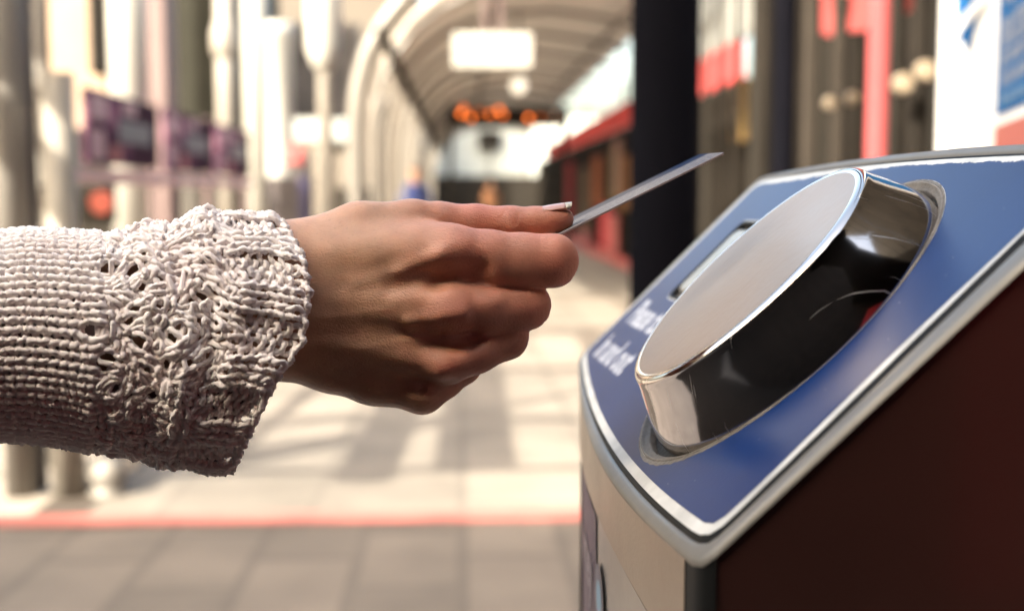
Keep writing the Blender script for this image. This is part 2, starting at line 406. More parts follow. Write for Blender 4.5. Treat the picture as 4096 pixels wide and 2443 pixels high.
def front_patch(name, v0, v1, z0, z1, m, parent, out, nn=14):
    vs = np.linspace(v0, v1, nn); 
    top = np.array([min(z1, np.interp(v, fv, fe[:, 2]) - dropf(v) - .006) for v in vs])
    V = np.concatenate([front(vs, top, out), front(vs, np.full(nn, z0), out)])
    F = [(i, nn + i, nn + i + 1, i + 1) for i in range(nn - 1)]
    b = MB(); b.add(V, F); return b.build(name, m, parent, smooth=True)
front_patch('purple_decal', -24, -9.2, .70, 2.0, M_purple, reader, .0008, 30)
V, F = text_tris('journey', 3.9, .07)
b = MB(); b.add(front(-20.8 + V[:, 0] * .83, .942 + V[:, 1] / 100, .0016), F); b.build('lettering', M_ptext, reader)
def front_disc(name, vc, zc, r, m, out, r0=0, n=40):
    t = np.arange(n) * 2 * pi / n
    V = np.concatenate([front(vc + r * np.cos(t), zc + r / 100 * np.sin(t), out), front(vc + max(r0, .01) * np.cos(t), zc + max(r0, .01) / 100 * np.sin(t), out)])
    F = [(i, (i + 1) % n, n + (i + 1) % n, n + i) for i in range(n)]
    b = MB(); b.add(V, F); return b.build(name, m, reader)
front_disc('round_icon', -7.4, .952, 1.75, M_icond, .0014, .95); front_disc('round_icon', -7.4, .952, .95, M_icon, .0015)
front_disc('round_icon', -5.6, .945, .75, M_icond, .0014)

# ================================================================== HAND (implicit surface, one continuous mesh)
def W3(px, py, d):  # mm coordinates: x right, y up, w toward the viewer
    q = PP(px, py, d); return np.array([q[..., 0] * 1000, -q[..., 1] * 1000, 530 - q[..., 2] * 1000])
def smin(a, b, k):
    h = np.clip(.5 + .5 * (b - a) / k, 0, 1); return b + (a - b) * h - k * h * (1 - h)
gx = np.arange(-186, 36, .85); gy = np.arange(-54, 50, .85); gw = np.arange(-62, 30, .85)
G = np.stack(np.meshgrid(gx, gy, gw, indexing='ij'), -1).astype(np.float32)
def cone(a, b):
    """rounded cone between a=(px,py,d,r) and b; flattening by scale optional"""
    A = W3(*a[:3]).astype(np.float32); B = W3(*b[:3]).astype(np.float32); ra_, rb_ = a[3], b[3]
    ab = B - A; l2 = float(ab @ ab)
    t = np.clip(((G - A) @ ab) / l2, 0, 1)
    d = np.sqrt(((G - A - t[..., None] * ab) ** 2).sum(-1)); return d - (ra_ + (rb_ - ra_) * t)
def chain(pts, k):
    d = None
    for a, b in zip(pts[:-1], pts[1:]):
        c = cone(a, b); d = c if d is None else smin(d, c, k)
    return d
WU = (1120, 1085, -2, 18.8); WL = (1100, 1335, -3, 18.6)
palm = smin(cone((150, 1210, -4, 20), WU), cone((150, 1430, -4, 20), WL), 6)
palm = smin(palm, cone(WU, (1800, 1012, 2.5, 11.6)), 7)                  # index ray
palm = smin(palm, cone((1120, 1190, 0, 18.5), (1790, 1222, 4.2, 12.6)), 6)     # middle ray
palm = smin(palm, cone((1120, 1280, -1, 18), (1772, 1425, 1.5, 11.6)), 6)      # ring ray
palm = smin(palm, chain([WL, (1330, 1425, -8, 14.6), (1500, 1487, -9, 13.4), (1688, 1562, -6, 9.6)], 6), 6)  # little-finger ray
palm = smin(palm, chain([(1190, 1010, -6, 13.2), (1440, 935, -10, 13.0), (1655, 892, -13, 10.2)], 5), 7)  # thumb metacarpal
palm = smin(palm, cone((1500, 1020, -6, 12), (1720, 985, -2, 9.5)), 7)
palm = smin(palm, cone((1400, 1250, -18, 13), (1700, 1250, -16, 11)), 8)
thumb = chain([(1640, 894, -13, 10.3), (1760, 898, -16, 9.6), (1905, 896, -18, 8.4), (2045, 897, -18, 7.7), (2140, 889, -17.5, 6.6), (2200, 883, -17, 5.9), (2240, 878, -17, 5.0), (2252, 876, -17, 4.5)], 2.5)
index = smin(chain([(1800, 1005, 2.5, 11.2), (1960, 1014, 2, 9.6), (2090, 1022, 1, 9.2), (2217, 1024, 0, 9.6)], 3),
             chain([(1815, 1030, 2.5, 11.0), (1975, 1060, 2, 9.5), (2090, 1064, 1, 9.2), (2216, 1060, 0, 9.6)], 3), 4)
index = smin(index, chain([(2203, 1045, -1, 10), (2180, 1052, -22, 8.6), (2165, 1048, -38, 7.2), (2150, 1046, -42, 6.6)], 3), 3)
middle = smin(chain([(1790, 1225, 4.5, 12.3), (1940, 1232, 2.5, 10.6), (2113, 1218, -2, 9.3)], 3), cone((1960, 1250, 1, 9.6), (2098, 1232, -2, 9.3)), 3)
middle = smin(middle, chain([(2110, 1222, -3, 9.2), (2040, 1235, -24, 8.2), (1930, 1230, -32, 7.2), (1880, 1228, -32, 6.6)], 3), 3)
ring = chain([(1772, 1432, 1, 11.4), (1900, 1400, -.5, 9.7), (2029, 1350, -4, 8.9)], 3)
ring = smin(ring, chain([(2027, 1350, -5, 8.9), (1960, 1350, -25, 7.6), (1850, 1330, -32, 7), (1800, 1325, -32, 6.2)], 3), 3)
pinky = chain([(1688, 1560, -6, 9.6), (1770, 1515, -8.5, 8.4), (1852, 1462, -13, 7.6)], 3)
pinky = smin(pinky, chain([(1852, 1462, -13, 7.6), (1800, 1445, -29, 6.6), (1710, 1420, -33, 6), (1680, 1415, -33, 5.5)], 3), 3)
D = palm
D = smin(D, index, 4.0)
mid2 = smin(middle, ring, .9); mid2 = smin(mid2, pinky, .9)
fing = smin(index, mid2, .9)
D = np.minimum(D, fing)
D = smin(palm, fing, 3.6)
D = smin(D, thumb, 2.0)
# crotches between the fingers
def surface_nets(D, gx, gy, gw):
    s = D < 0; nx, ny, nz = D.shape
    c = [s[i:nx - 1 + i, j:ny - 1 + j, k:nz - 1 + k] for i in (0, 1) for j in (0, 1) for k in (0, 1)]
    cnt = sum(x.astype(np.int8) for x in c); act = (cnt > 0) & (cnt < 8)
    idx = np.full(act.shape, -1, np.int64); ii = np.argwhere(act); idx[act] = np.arange(len(ii))
    P = np.zeros((len(ii), 3)); W = np.zeros(len(ii)); I, J, K = ii.T
    cor = [(i, j, k) for i in (0, 1) for j in (0, 1) for k in (0, 1)]
    for a in cor:
        for ax in range(3):
            if a[ax]: continue
            b = list(a); b[ax] = 1
            da = D[I + a[0], J + a[1], K + a[2]]; db = D[I + b[0], J + b[1], K + b[2]]
            cr = (da < 0) != (db < 0); t = np.where(cr, da / np.where(cr, da - db, 1), 0)
            q = np.tile(np.array(a, float), (len(ii), 1)); q[:, ax] += t
            P[cr] += q[cr]; W[cr] += 1
    P /= W[:, None]; P += ii
    V = np.c_[gx[0] + P[:, 0] * (gx[1] - gx[0]), gy[0] + P[:, 1] * (gy[1] - gy[0]), gw[0] + P[:, 2] * (gw[1] - gw[0])]
    F = []
    for ax in range(3):
        sl0 = [slice(None)] * 3; sl1 = [slice(None)] * 3; sl0[ax] = slice(0, -1); sl1[ax] = slice(1, None)
        a = s[tuple(sl0)]; b = s[tuple(sl1)]
        E_ = np.argwhere(a != b); u, v = [q for q in range(3) if q != ax]
        E_ = E_[(E_[:, u] > 0) & (E_[:, v] > 0) & (E_[:, u] < act.shape[u]) & (E_[:, v] < act.shape[v])]
        flip = a[E_[:, 0], E_[:, 1], E_[:, 2]]
        def at(du, dv):
            q = E_.copy(); q[:, u] += du; q[:, v] += dv; return idx[q[:, 0], q[:, 1], q[:, 2]]
        Q = np.c_[at(-1, -1), at(0, -1), at(0, 0), at(-1, 0)]
        fl = flip if ax != 1 else ~flip
        Q = np.where(fl[:, None], Q, Q[:, ::-1]); F.append(Q)
    F = np.concatenate(F); return V, F[(F >= 0).all(1)]
HV, HF = surface_nets(D, gx, gy, gw)
# normals from the distance field
gr = np.gradient(D, gx[1] - gx[0])
fi3 = np.c_[(HV[:, 0] - gx[0]) / .85, (HV[:, 1] - gy[0]) / .85, (HV[:, 2] - gw[0]) / .85]
i0 = np.clip(np.round(fi3).astype(int), 0, np.array(D.shape) - 1)
HN = np.stack([g[i0[:, 0], i0[:, 1], i0[:, 2]] for g in gr], -1); HN /= np.linalg.norm(HN, axis=1)[:, None] + 1e-9
# two rounds of gentle smoothing along mesh edges
E2 = np.concatenate([HF[:, [0, 1]], HF[:, [1, 2]], HF[:, [2, 3]], HF[:, [3, 0]]])
def relax(X, f, it):
    n = np.bincount(E2.ravel(), minlength=len(X))[:, None]
    for _ in range(it):
        S = np.zeros_like(X)
        for k in range(X.shape[1]):
            S[:, k] = np.bincount(E2[:, 0], X[E2[:, 1], k], len(X)) + np.bincount(E2[:, 1], X[E2[:, 0], k], len(X))
        X = X + f * (S / np.maximum(n, 1) - X)
    return X
HV = relax(HV, .5, 2); HN = relax(HN, .5, 3); HN /= np.linalg.norm(HN, axis=1)[:, None] + 1e-9
del G, gr
def proj(V):
    z = .53 - V[:, 2] / 1000; return V[:, 0] / 1000 / z * FPX + CX, -V[:, 1] / 1000 / z * FPX + CY
hx, hy = proj(HV); front_w = np.clip((HN[:, 2] - .05) / .4, 0, 1)
def seg(x0, y0, x1, y1, s):
    ax, ay = x1 - x0, y1 - y0; t = np.clip(((hx - x0) * ax + (hy - y0) * ay) / (ax * ax + ay * ay + 1e-9), 0, 1)
    d = np.hypot(hx - x0 - t * ax, hy - y0 - t * ay); return np.exp(-(d / s) ** 2)
sculpt = [ # x0 y0 x1 y1 sigma mm
    (1430, 1128, 1600, 1085, 34, .7), (1600, 1085, 1765, 1018, 34, 1.3), (1765, 1018, 1860, 985, 50, 1.2),   # index tendon and knuckle
    (1745, 1120, 1930, 1075, 42, -2.0), (1560, 1150, 1745, 1125, 36, -1.1), (1350, 1160, 1560, 1160, 50, -.3),   # hollow below it
    (1930, 1110, 1975, 1150, 30, -.5),
    (1480, 1262, 1640, 1282, 26, .55), (1640, 1284, 1850, 1258, 30, 1.5), (1760, 1240, 1850, 1225, 55, 1.2), (1850, 1240, 1990, 1205, 40, .7),      # middle tendon, knuckle
    (1600, 1330, 1760, 1345, 22, -.9), (1700, 1375, 1890, 1362, 40, -2.0), (1890, 1372, 1935, 1366, 16, -.8),
    (1760, 1480, 1850, 1450, 46, 1.7), (1600, 1440, 1760, 1480, 34, .5), (1850, 1450, 1950, 1405, 40, .6),
    (1560, 1500, 1690, 1530, 30, -.9), (1690, 1545, 1800, 1535, 26, -1.3), (1650, 1590, 1710, 1600, 30, .7),
    (1150, 1260, 1420, 1275, 26, .35), (1120, 1380, 1500, 1400, 30, .3), (1160, 1330, 1400, 1340, 24, -.35),
    (1300, 1270, 1560, 1235, 14, .2), (1420, 1400, 1640, 1360, 14, .2), (1350, 1120, 1560, 1000, 16, .12),   # veins
    (1620, 860, 1760, 905, 26, -.0),
]
disp = np.zeros(len(HV))
for x0, y0, x1, y1, s, a in sculpt: disp += a * seg(x0, y0, x1, y1, s)
disp *= front_w
# skin folds over the bent finger joints and thumb joint
def folds(cx_, cy_, ang, n, sp, ln, amp, wd=5.5):
    out = np.zeros(len(HV)); ca, sa = math.cos(math.radians(ang)), math.sin(math.radians(ang))
    for k in range(n):
        o = (k - (n - 1) / 2) * sp + rng.normal(0, sp * .15); l = ln * rng.uniform(.6, 1); x = cx_ + o * ca; y = cy_ + o * sa
        j = rng.normal(0, ln * .12)
        out += -amp * rng.uniform(.6, 1.1) * seg(x + sa * l + j * sa, y - ca * l, x - sa * l, y + ca * l + j, wd)
    return out
disp += folds(2172, 1262, 5, 4, 17, 34, .28) + folds(2090, 1375, 20, 4, 15, 34, .25) + folds(2040, 868, 15, 5, 17, 26, .28) * (HN[:, 1] > -.3) + folds(2288, 1075, 2, 4, 11, 46, .3) + folds(1905, 1385, 65, 3, 13, 20, .15) + folds(1995, 930, 60, 3, 14, 14, .12)
HV = HV + HN * disp[:, None]
# skin tone: tan on the back of the hand, rosier at knuckles and fingers
def blob(x, y, sx, sy, a): return a * np.exp(-((hx - x) / sx) ** 2 - ((hy - y) / sy) ** 2)
tint = np.clip((hx - 1500) / 650, 0, .62) + blob(1830, 1010, 150, 70, .2) + blob(1800, 1240, 120, 60, .25) + blob(1800, 1470, 130, 60, .35) + blob(2230, 1060, 80, 90, .25) + blob(2140, 1240, 70, 60, .2) + blob(1900, 850, 180, 50, .25) + blob(2240, 890, 60, 45, .15) - blob(1250, 1350, 250, 120, .1)
tint = np.clip(tint, 0, 1)
def skin_mat():
    m, nt, b = new_mat('skin')
    tc = N(nt, 'ShaderNodeTexCoord'); at = N(nt, 'ShaderNodeAttribute', attribute_name='tint')
    r = N(nt, 'ShaderNodeValToRGB'); e = r.color_ramp.elements
    e[0].position = 0; e[0].color = (.49, .27, .17, 1); e[1].position = 1; e[1].color = (.49, .17, .12, 1)
    L(nt, at.outputs['Fac'], r.inputs[0])
    n = N(nt, 'ShaderNodeTexNoise'); n.inputs['Scale'].default_value = 85; n.inputs['Detail'].default_value = 6; L(nt, tc.outputs['Object'], n.inputs['Vector'])
    mr = N(nt, 'ShaderNodeMapRange'); mr.inputs['From Min'].default_value = .3; mr.inputs['From Max'].default_value = .7; mr.inputs['To Min'].default_value = .86; mr.inputs['To Max'].default_value = 1.12
    L(nt, n.outputs['Fac'], mr.inputs['Value'])
    # pores and fine freckles
    v = N(nt, 'ShaderNodeTexVoronoi'); v.inputs['Scale'].default_value = 380; L(nt, tc.outputs['Object'], v.inputs['Vector'])
    vr = N(nt, 'ShaderNodeMapRange'); vr.inputs['From Min'].default_value = .05; vr.inputs['From Max'].default_value = .28; vr.inputs['To Min'].default_value = .87; vr.inputs['To Max'].default_value = 1
    L(nt, v.outputs['Distance'], vr.inputs['Value'])
    mu = N(nt, 'ShaderNodeMath', operation='MULTIPLY'); L(nt, mr.outputs[0], mu.inputs[0]); L(nt, vr.outputs[0], mu.inputs[1])
    mx = N(nt, 'ShaderNodeMix', data_type='RGBA', blend_type='MULTIPLY'); mx.inputs[0].default_value = 1; L(nt, r.outputs[0], mx.inputs[6]); L(nt, mu.outputs[0], mx.inputs[7]); L(nt, mx.outputs[2], b.inputs['Base Color'])
    b.inputs['Subsurface Weight'].default_value = .35; b.inputs['Subsurface Radius'].default_value = (1.0, .35, .2); b.inputs['Subsurface Scale'].default_value = .003
    b.inputs['Roughness'].default_value = .48; b.inputs['Specular IOR Level'].default_value = .42
    # crease network
    w = N(nt, 'ShaderNodeTexNoise'); w.inputs['Scale'].default_value = 120; L(nt, tc.outputs['Object'], w.inputs['Vector'])
    ad = N(nt, 'ShaderNodeVectorMath', operation='MULTIPLY_ADD'); L(nt, w.outputs['Color'], ad.inputs[0]); ad.inputs[1].default_value = (.004, .004, .004); L(nt, tc.outputs['Object'], ad.inputs[2])
    hs = []
    for sc_, rt in (((330, 900, 330), (0, 0, .5)), ((330, 900, 330), (0, 0, -.9)), ((620, 620, 620), (.3, .2, 0))):
        mp = N(nt, 'ShaderNodeMapping'); mp.inputs['Rotation'].default_value = (0, rt[2], 0); mp.inputs['Scale'].default_value = (sc_[0] * .9, sc_[0], sc_[1] * .9)
        L(nt, ad.outputs[0], mp.inputs['Vector'])
        vv = N(nt, 'ShaderNodeTexVoronoi', feature='DISTANCE_TO_EDGE'); vv.inputs['Scale'].default_value = 1; L(nt, mp.outputs[0], vv.inputs['Vector'])
        mm = N(nt, 'ShaderNodeMapRange'); mm.inputs['From Min'].default_value = 0; mm.inputs['From Max'].default_value = .14; L(nt, vv.outputs['Distance'], mm.inputs['Value']); hs.append(mm.outputs[0])
    s1 = N(nt, 'ShaderNodeMath', operation='ADD'); L(nt, hs[0], s1.inputs[0]); L(nt, hs[1], s1.inputs[1])
    s2 = N(nt, 'ShaderNodeMath', operation='ADD'); L(nt, s1.outputs[0], s2.inputs[0]); L(nt, hs[2], s2.inputs[1])
    bp = N(nt, 'ShaderNodeBump'); bp.inputs['Strength'].default_value = .3; bp.inputs['Distance'].default_value = .0002
    L(nt, s2.outputs[0], bp.inputs['Height']); L(nt, bp.outputs[0], b.inputs['Normal'])
    return m
M_skin = skin_mat()
def w3_world(V): return c2w(np.c_[V[:, 0] / 1000, -V[:, 1] / 1000, .53 - V[:, 2] / 1000])
HWD = w3_world(HV)
person = mesh('person', HWD, HF, M_skin, None, True, loc=tuple(HWD.mean(0)), attr=tint)
tag(person, 'person in a pale chunky knitted jumper reaching an arm in from the left', 'person')
# thumb nail
A_ = W3(2160, 886, -17); B_ = W3(2296, 866, -17); ax = B_ - A_; ln = np.linalg.norm(ax); ax /= ln
sd = np.array([0, 0, 1.0]); sd -= ax * (sd @ ax); sd /= np.linalg.norm(sd); nu = np.cross(sd, ax); nu = nu if nu[1] > 0 else -nu
def nail_part(t0, t1, name, m, parent, nt_=10):
    V = []; na = 17
    for lay in (0, 1):
        for i in range(nt_):
            t = t0 + (t1 - t0) * i / (nt_ - 1)
            half = math.radians(56) * (.75 + .25 * min(1, t * 3)) * (1 if t < .8 else 1 - .12 * (t - .8) / .2)
            for k in range(na):
                a = half * (2 * k / (na - 1) - 1)
                R = 6.45 - .12 * (1 - t) - lay * .55 + .25 * math.sin(t * pi) 
                end = t - (.05 * (abs(a) / half) ** 2 if t > .9 else 0) + (.18 * (abs(a) / half) ** 2 if t < .05 else 0)
                V.append(A_ + ax * ln * end + R * (math.cos(a) * nu + math.sin(a) * sd))
    V = np.array(V); F = []; o = nt_ * na
    for i in range(nt_ - 1):
        for k in range(na - 1):
            a = i * na + k; F.append((a, a + 1, a + na + 1, a + na)); F.append((o + a, o + a + na, o + a + na + 1, o + a + 1))
    for i in range(nt_ - 1): 
        a = i * na; F.append((a, a + na, o + a + na, o + a)); a = i * na + na - 1; F.append((a, o + a, o + a + na, a + na))
    for k in range(na - 1):
        a = k; F.append((a, o + a, o + a + 1, a + 1)); a = (nt_ - 1) * na + k; F.append((a, a + 1, o + a + 1, o + a))
    b = MB(); b.add(w3_world(V), F); return b.build(name, m, parent, smooth=True)
M_nail = mat('nail', (.44, .225, .17), .3, 0, .04, coat=.5); M_tip = mat('nail_tip', (.44, .375, .28), .3, 0, .04, coat=.3)
nail = nail_part(0, .80, 'thumbnail', M_nail, person); nail_part(.795, 1.0, 'nail_tip', M_tip, nail)

# ================================================================== SLEEVE (real yarn loops)
ex_c = np.array([-1, -.86, -.6, -.25, .048, .437, .736, 1.0]); ex_x = np.array([915, 950, 1007, 1095, 1200, 1226, 1200, 1118])
tx = np.array([-3200, -1500, -600, -300, 0, 88, 219, 350, 490, 543, 613, 683, 727, 788, 841, 920, 1007, 1086, 1130, 1240]); ty = np.array([700, 850, 905, 930, 936, 924, 930, 938, 934, 908, 892, 904, 882, 845, 843, 864, 873, 870, 892, 905])
bx = np.array([-3200, -1500, -600, -300, 0, 131, 263, 350, 482, 569, 657, 788, 876, 920, 1240]); by = np.array([1900, 1780, 1735, 1750, 1752, 1760, 1778, 1800, 1813, 1835, 1861, 1874, 1879, 1882, 1886])
holes = [(434, 1068, 27), (534, 1085, 19), (561, 1138, 15), (377, 1326, 27), (425, 1445, 25), (451, 1558, 25), (543, 1247, 15), (631, 1226, 14), (727, 1208, 15), (810, 1190, 13), (727, 1322, 17),
         (696, 1361, 15), (556, 1370, 18), (753, 1449, 14), (832, 1422, 12), (517, 1282, 14), (442, 1313, 11), (670, 1462, 14), (613, 1585, 15), (578, 1015, 9), (819, 985, 9), (775, 1015, 8), (740, 1111, 12), (596, 1475, 12), (640, 1120, 9), (905, 1240, 9), (880, 1330, 9), (700, 1545, 11), (800, 1280, 12)]
def sleeve(a, phi, n):
    """a: nominal reach along the arm (photo-study units), phi: angle round the arm (0 top, 90 deg viewer side), n: mm outward"""
    c, s = np.cos(phi), np.sin(phi)
    ex = np.interp(c, ex_c, ex_x)
    x = np.where(a < 250, a, 250 + (ex - 250) * (a - 250) / 930)
    yt = np.interp(x, tx, ty); yb = np.interp(x, bx, by)
    wv = np.clip((a - 420) / 300, 0, 1)
    fold = wv * (1.3 * np.sin(x / 48 + 2.2 * c) + .9 * np.sin(x / 29 - 3.1 * c + 1)) * np.clip(np.abs(s) * 1.4, 0, 1)
    c2 = np.sign(c) * np.abs(c) ** .94
    y = yt + (yb - yt) * (1 - c2) / 2
    dep = np.interp(x, [-3200, -600, 0, 450, 900, 1240], [62, 39, 37, 37, 40, 38.5]) + fold
    ny = (n + .0) / .106 * c
    return x, y - ny, s * (dep + n)
def field(x, y, sd, sc):
    r = np.random.default_rng(sd); o = 0
    for _ in range(5):
        kx, ky = r.normal(0, 1, 2) / sc; o = o + np.sin(kx * x + ky * y + r.uniform(0, 6.3))
    return o / 2.2
def to_world(x, y, d):
    fr_ = np.clip(d / 12, 0, 1)
    for hx_, hy_, R in holes:
        dx, dy = x - hx_, y - hy_; r = np.hypot(dx, dy) + 1e-6
        p = R * (.85 if R > 20 else 1.15) * np.exp(-(r / (2.1 * R)) ** 2) * fr_
        x = x + dx / r * p; y = y + dy / r * p
    return c2w(PP(x, y, d))
def yarn_mesh(P, nrm, rad, sides):
    """P: (courses, samples, 3) closed loops; nrm outward dirs; rad (courses, samples)"""
    K, M, _ = P.shape
    T = np.roll(P, -1, 1) - np.roll(P, 1, 1); T /= np.linalg.norm(T, axis=2)[..., None] + 1e-12
    A = np.cross(T, nrm); A /= np.linalg.norm(A, axis=2)[..., None] + 1e-12; B = np.cross(T, A)
    t = np.arange(sides) * 2 * pi / sides
    rr = rad[..., None] * (1 + rng.normal(0, .17, (K, M, sides)))
    V = P[:, :, None] + rr[..., None] * (np.cos(t)[:, None] * A[:, :, None] + np.sin(t)[:, None] * B[:, :, None])
    idx = np.arange(K * M * sides).reshape(K, M, sides); i2 = np.roll(idx, -1, 1); 
    Fq = np.stack([idx, i2, np.roll(i2, -1, 2), np.roll(idx, -1, 2)], -1).reshape(-1, 4)
    return V.reshape(-1, 3), Fq
def knit(a0, a1, pitch, W, S, rad, A_, H, Dn, style):
    """courses from a0 to a1 (nominal units), W stitches round, S samples per stitch"""
    courses = np.arange(a0, a1, pitch); K = len(courses)
    j = np.repeat(np.arange(W), S)[None, :]; tt = np.tile(np.arange(S) * 2 * pi / S, W)[None, :]
    a = courses[:, None] + 0 * j; k = np.arange(K)[:, None] + 0 * j
    w = 2 * pi / W
    phi_c = (j + .5) * w; ph = j * w + w * tt / (2 * pi) + A_ * w * np.sin(2 * tt)
    h = H * pitch * -np.cos(tt)
    nn = -Dn * np.cos(2 * tt)
    if style == 'plain':
        hsh = np.sin(j * 12.9898 + k * 78.233) * 43758.5453; hsh = hsh - np.floor(hsh)
        x = a + h + (hsh - .5) * pitch * .08 + 3.0 * field(a, phi_c * 300, 3, 260.)
        ph = ph + (hsh - .5) * w * .05 + .010 * field(a, phi_c * 300, 5, 200.)
        blend = np.clip((a - 330) / 90, 0, 1); nn = nn + blend * .4 * field(a, phi_c * 420, 9, 40.)
        n = nn
    else:
        hsh = np.sin(j * 12.9898 + k * 78.233) * 43758.5453; hsh -= np.floor(hsh)
        hs2 = np.sin(j * 39.346 + k * 11.135) * 24634.63; hs2 -= np.floor(hs2)
        hs3 = np.sin(j * 7.77 + k * 91.7) * 14634.63; hs3 -= np.floor(hs3)
        rib = np.clip((a - 900) / 70, 0, 1)
        blk = np.sin(np.floor((j + 1) / 3) * 2.4 + np.floor((k + (j // 3) % 2 * 2) / 4) * 4.1)
        slant = np.where(blk > .1, 1.0, np.where(blk < -.35, -1.0, .2)) * (1 - rib)
        ph = ph + slant * -np.cos(tt) * w * .30 + (hsh - .5) * w * .26 * (1 - .5 * rib) + .02 * field(a, phi_c * 300, 15, 70.)
        hk = 1 + (hs2 - .5) * .4 * (1 - .5 * rib)
        flip = np.where((np.floor(k / 2) + np.floor(j / 3)) % 2 == 0, 1.0, -1.0)
        flip = flip * (1 - rib) + rib * np.where((j % 4) < 2, 1.0, -1.0)
        x = a + h * hk + (hs3 - .5) * pitch * .35 * (1 - .5 * rib) + 3 * field(a, phi_c * 420, 12, 60.)
        n = nn * flip + (1 - rib) * (.8 * field(a, phi_c * 420, 21, 30.) + (hs2 - .5) * .8) + rib * (1.25 * np.where((j % 4) < 2, 1, -1) + .5 * field(a, phi_c * 420, 22, 40.)) - .5
        x = np.minimum(x, 1192 + 5 * np.sin(ph * 23))
    X, Y, Dd = sleeve(x, ph, n); P = to_world(X, Y, Dd)
    X2, Y2, D2 = sleeve(x, ph, n + 1.0); nr = c2w(PP(X2, Y2, D2)) - c2w(PP(X, Y, Dd)); nr /= np.linalg.norm(nr, axis=2)[..., None] + 1e-12
    lump = 1 + .10 * np.sin(np.arange(P.shape[1]) * 2.1 + k * 1.7)[...] + rng.normal(0, .07, P.shape[:2])
    return yarn_mesh(P, nr, rad * lump, 10 if style == 'lace' else 8)
parts = []
V1, F1 = knit(-3019, 425, 42, 36, 28, .00145, .13, .78, .9, 'plain')
V2, F2 = knit(436, 1180, 44.0, 46, 32, .00112, .16, .84, 1.05, 'lace')
# bind-off rope round the opening
tt = np.linspace(0, 2 * pi, 900, endpoint=False)[None]; 
X, Y, Dd = sleeve(1188 + 7 * np.sin(tt * 46), tt, .7 * np.cos(tt * 46) + .3 * np.sin(tt * 9)); P = to_world(X, Y, Dd)
X2, Y2, D2 = sleeve(1188 + 0 * tt, tt, 2.0); nr = c2w(PP(X2, Y2, D2)) - P; nr /= np.linalg.norm(nr, axis=2)[..., None]
V3, F3 = yarn_mesh(P, nr, np.full(P.shape[:2], .0012) * (1 + .15 * np.sin(tt * 92)), 8)
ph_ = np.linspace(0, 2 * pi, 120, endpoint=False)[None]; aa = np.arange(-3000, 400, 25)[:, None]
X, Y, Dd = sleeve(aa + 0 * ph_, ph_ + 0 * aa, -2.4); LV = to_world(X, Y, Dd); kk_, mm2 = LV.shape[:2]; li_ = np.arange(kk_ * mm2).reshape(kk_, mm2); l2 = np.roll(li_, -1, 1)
mesh('lining', LV.reshape(-1, 3), np.stack([li_[:-1], l2[:-1], l2[1:], li_[1:]], -1).reshape(-1, 4), mat('lining_wool', (.30, .25, .245), .95), person, True)  # added inner sheet, stops light leaking through the knit
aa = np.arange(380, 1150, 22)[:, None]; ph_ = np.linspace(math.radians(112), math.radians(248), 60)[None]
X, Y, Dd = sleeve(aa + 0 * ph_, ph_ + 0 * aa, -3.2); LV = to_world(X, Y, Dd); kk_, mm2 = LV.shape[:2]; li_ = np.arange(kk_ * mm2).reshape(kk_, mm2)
mesh('lining', LV.reshape(-1, 3), np.stack([li_[:-1, :-1], li_[:-1, 1:], li_[1:, 1:], li_[1:, :-1]], -1).reshape(-1, 4), bpy.data.materials['lining_wool'], person, True)  # second added sheet, blocks light leaks under the cuff
YV = np.concatenate([V1, V2, V3]); YF = np.concatenate([F1, F2 + len(V1), F3 + len(V1) + len(V2)])
def yarn_mat():
    m, nt, b = new_mat('chenille_yarn')
    tc = N(nt, 'ShaderNodeTexCoord')
    n = N(nt, 'ShaderNodeTexNoise'); n.inputs['Scale'].default_value = 45; n.inputs['Detail'].default_value = 5; L(nt, tc.outputs['Object'], n.inputs['Vector'])
    r = N(nt, 'ShaderNodeValToRGB'); e = r.color_ramp.elements; e[0].position = .3; e[0].color = (.86, .765, .735, 1); e[1].position = .7; e[1].color = (.93, .87, .84, 1)
    L(nt, n.outputs['Fac'], r.inputs[0]); L(nt, r.outputs[0], b.inputs['Base Color'])
    b.inputs['Roughness'].default_value = .95; b.inputs['Specular IOR Level'].default_value = .1
    b.inputs['Sheen Weight'].default_value = .35; b.inputs['Sheen Roughness'].default_value = .4
    v = N(nt, 'ShaderNodeTexNoise'); v.inputs['Scale'].default_value = 900; v.inputs['Detail'].default_value = 3; L(nt, tc.outputs['Object'], v.inputs['Vector'])
    bp = N(nt, 'ShaderNodeBump'); bp.inputs['Strength'].default_value = .6; bp.inputs['Distance'].default_value = .0005
    L(nt, v.outputs['Fac'], bp.inputs['Height']); L(nt, bp.outputs[0], b.inputs['Normal']); return m
M_yarn = yarn_mat()
sl = mesh('jumper_sleeve', YV, YF, M_yarn, person, True)
# short loose fibres standing off the yarn
nf = 330000; pk = rng.integers(0, len(YF), nf); q = YV[YF[pk]]; base = q.mean(1)
nrm = np.cross(q[:, 1] - q[:, 0], q[:, 3] - q[:, 0]); nrm /= np.linalg.norm(nrm, axis=1)[:, None] + 1e-12
cen_ = np.roll(YV, 0, 0).mean(0)
dr = nrm + rng.normal(0, .6, (nf, 3)); dr /= np.linalg.norm(dr, axis=1)[:, None]
ln_ = rng.uniform(.0005, .0016, nf)[:, None]; sd_ = np.cross(dr, rng.normal(0, 1, (nf, 3))); sd_ /= np.linalg.norm(sd_, axis=1)[:, None]
FV = np.stack([base - sd_ * .00008, base + sd_ * .00008, base + dr * ln_], 1).reshape(-1, 3)
FF = np.arange(nf * 3).reshape(-1, 3)
fz = mesh('fuzz', FV, FF, M_yarn, sl, False); fz['kind'] = 'stuff'

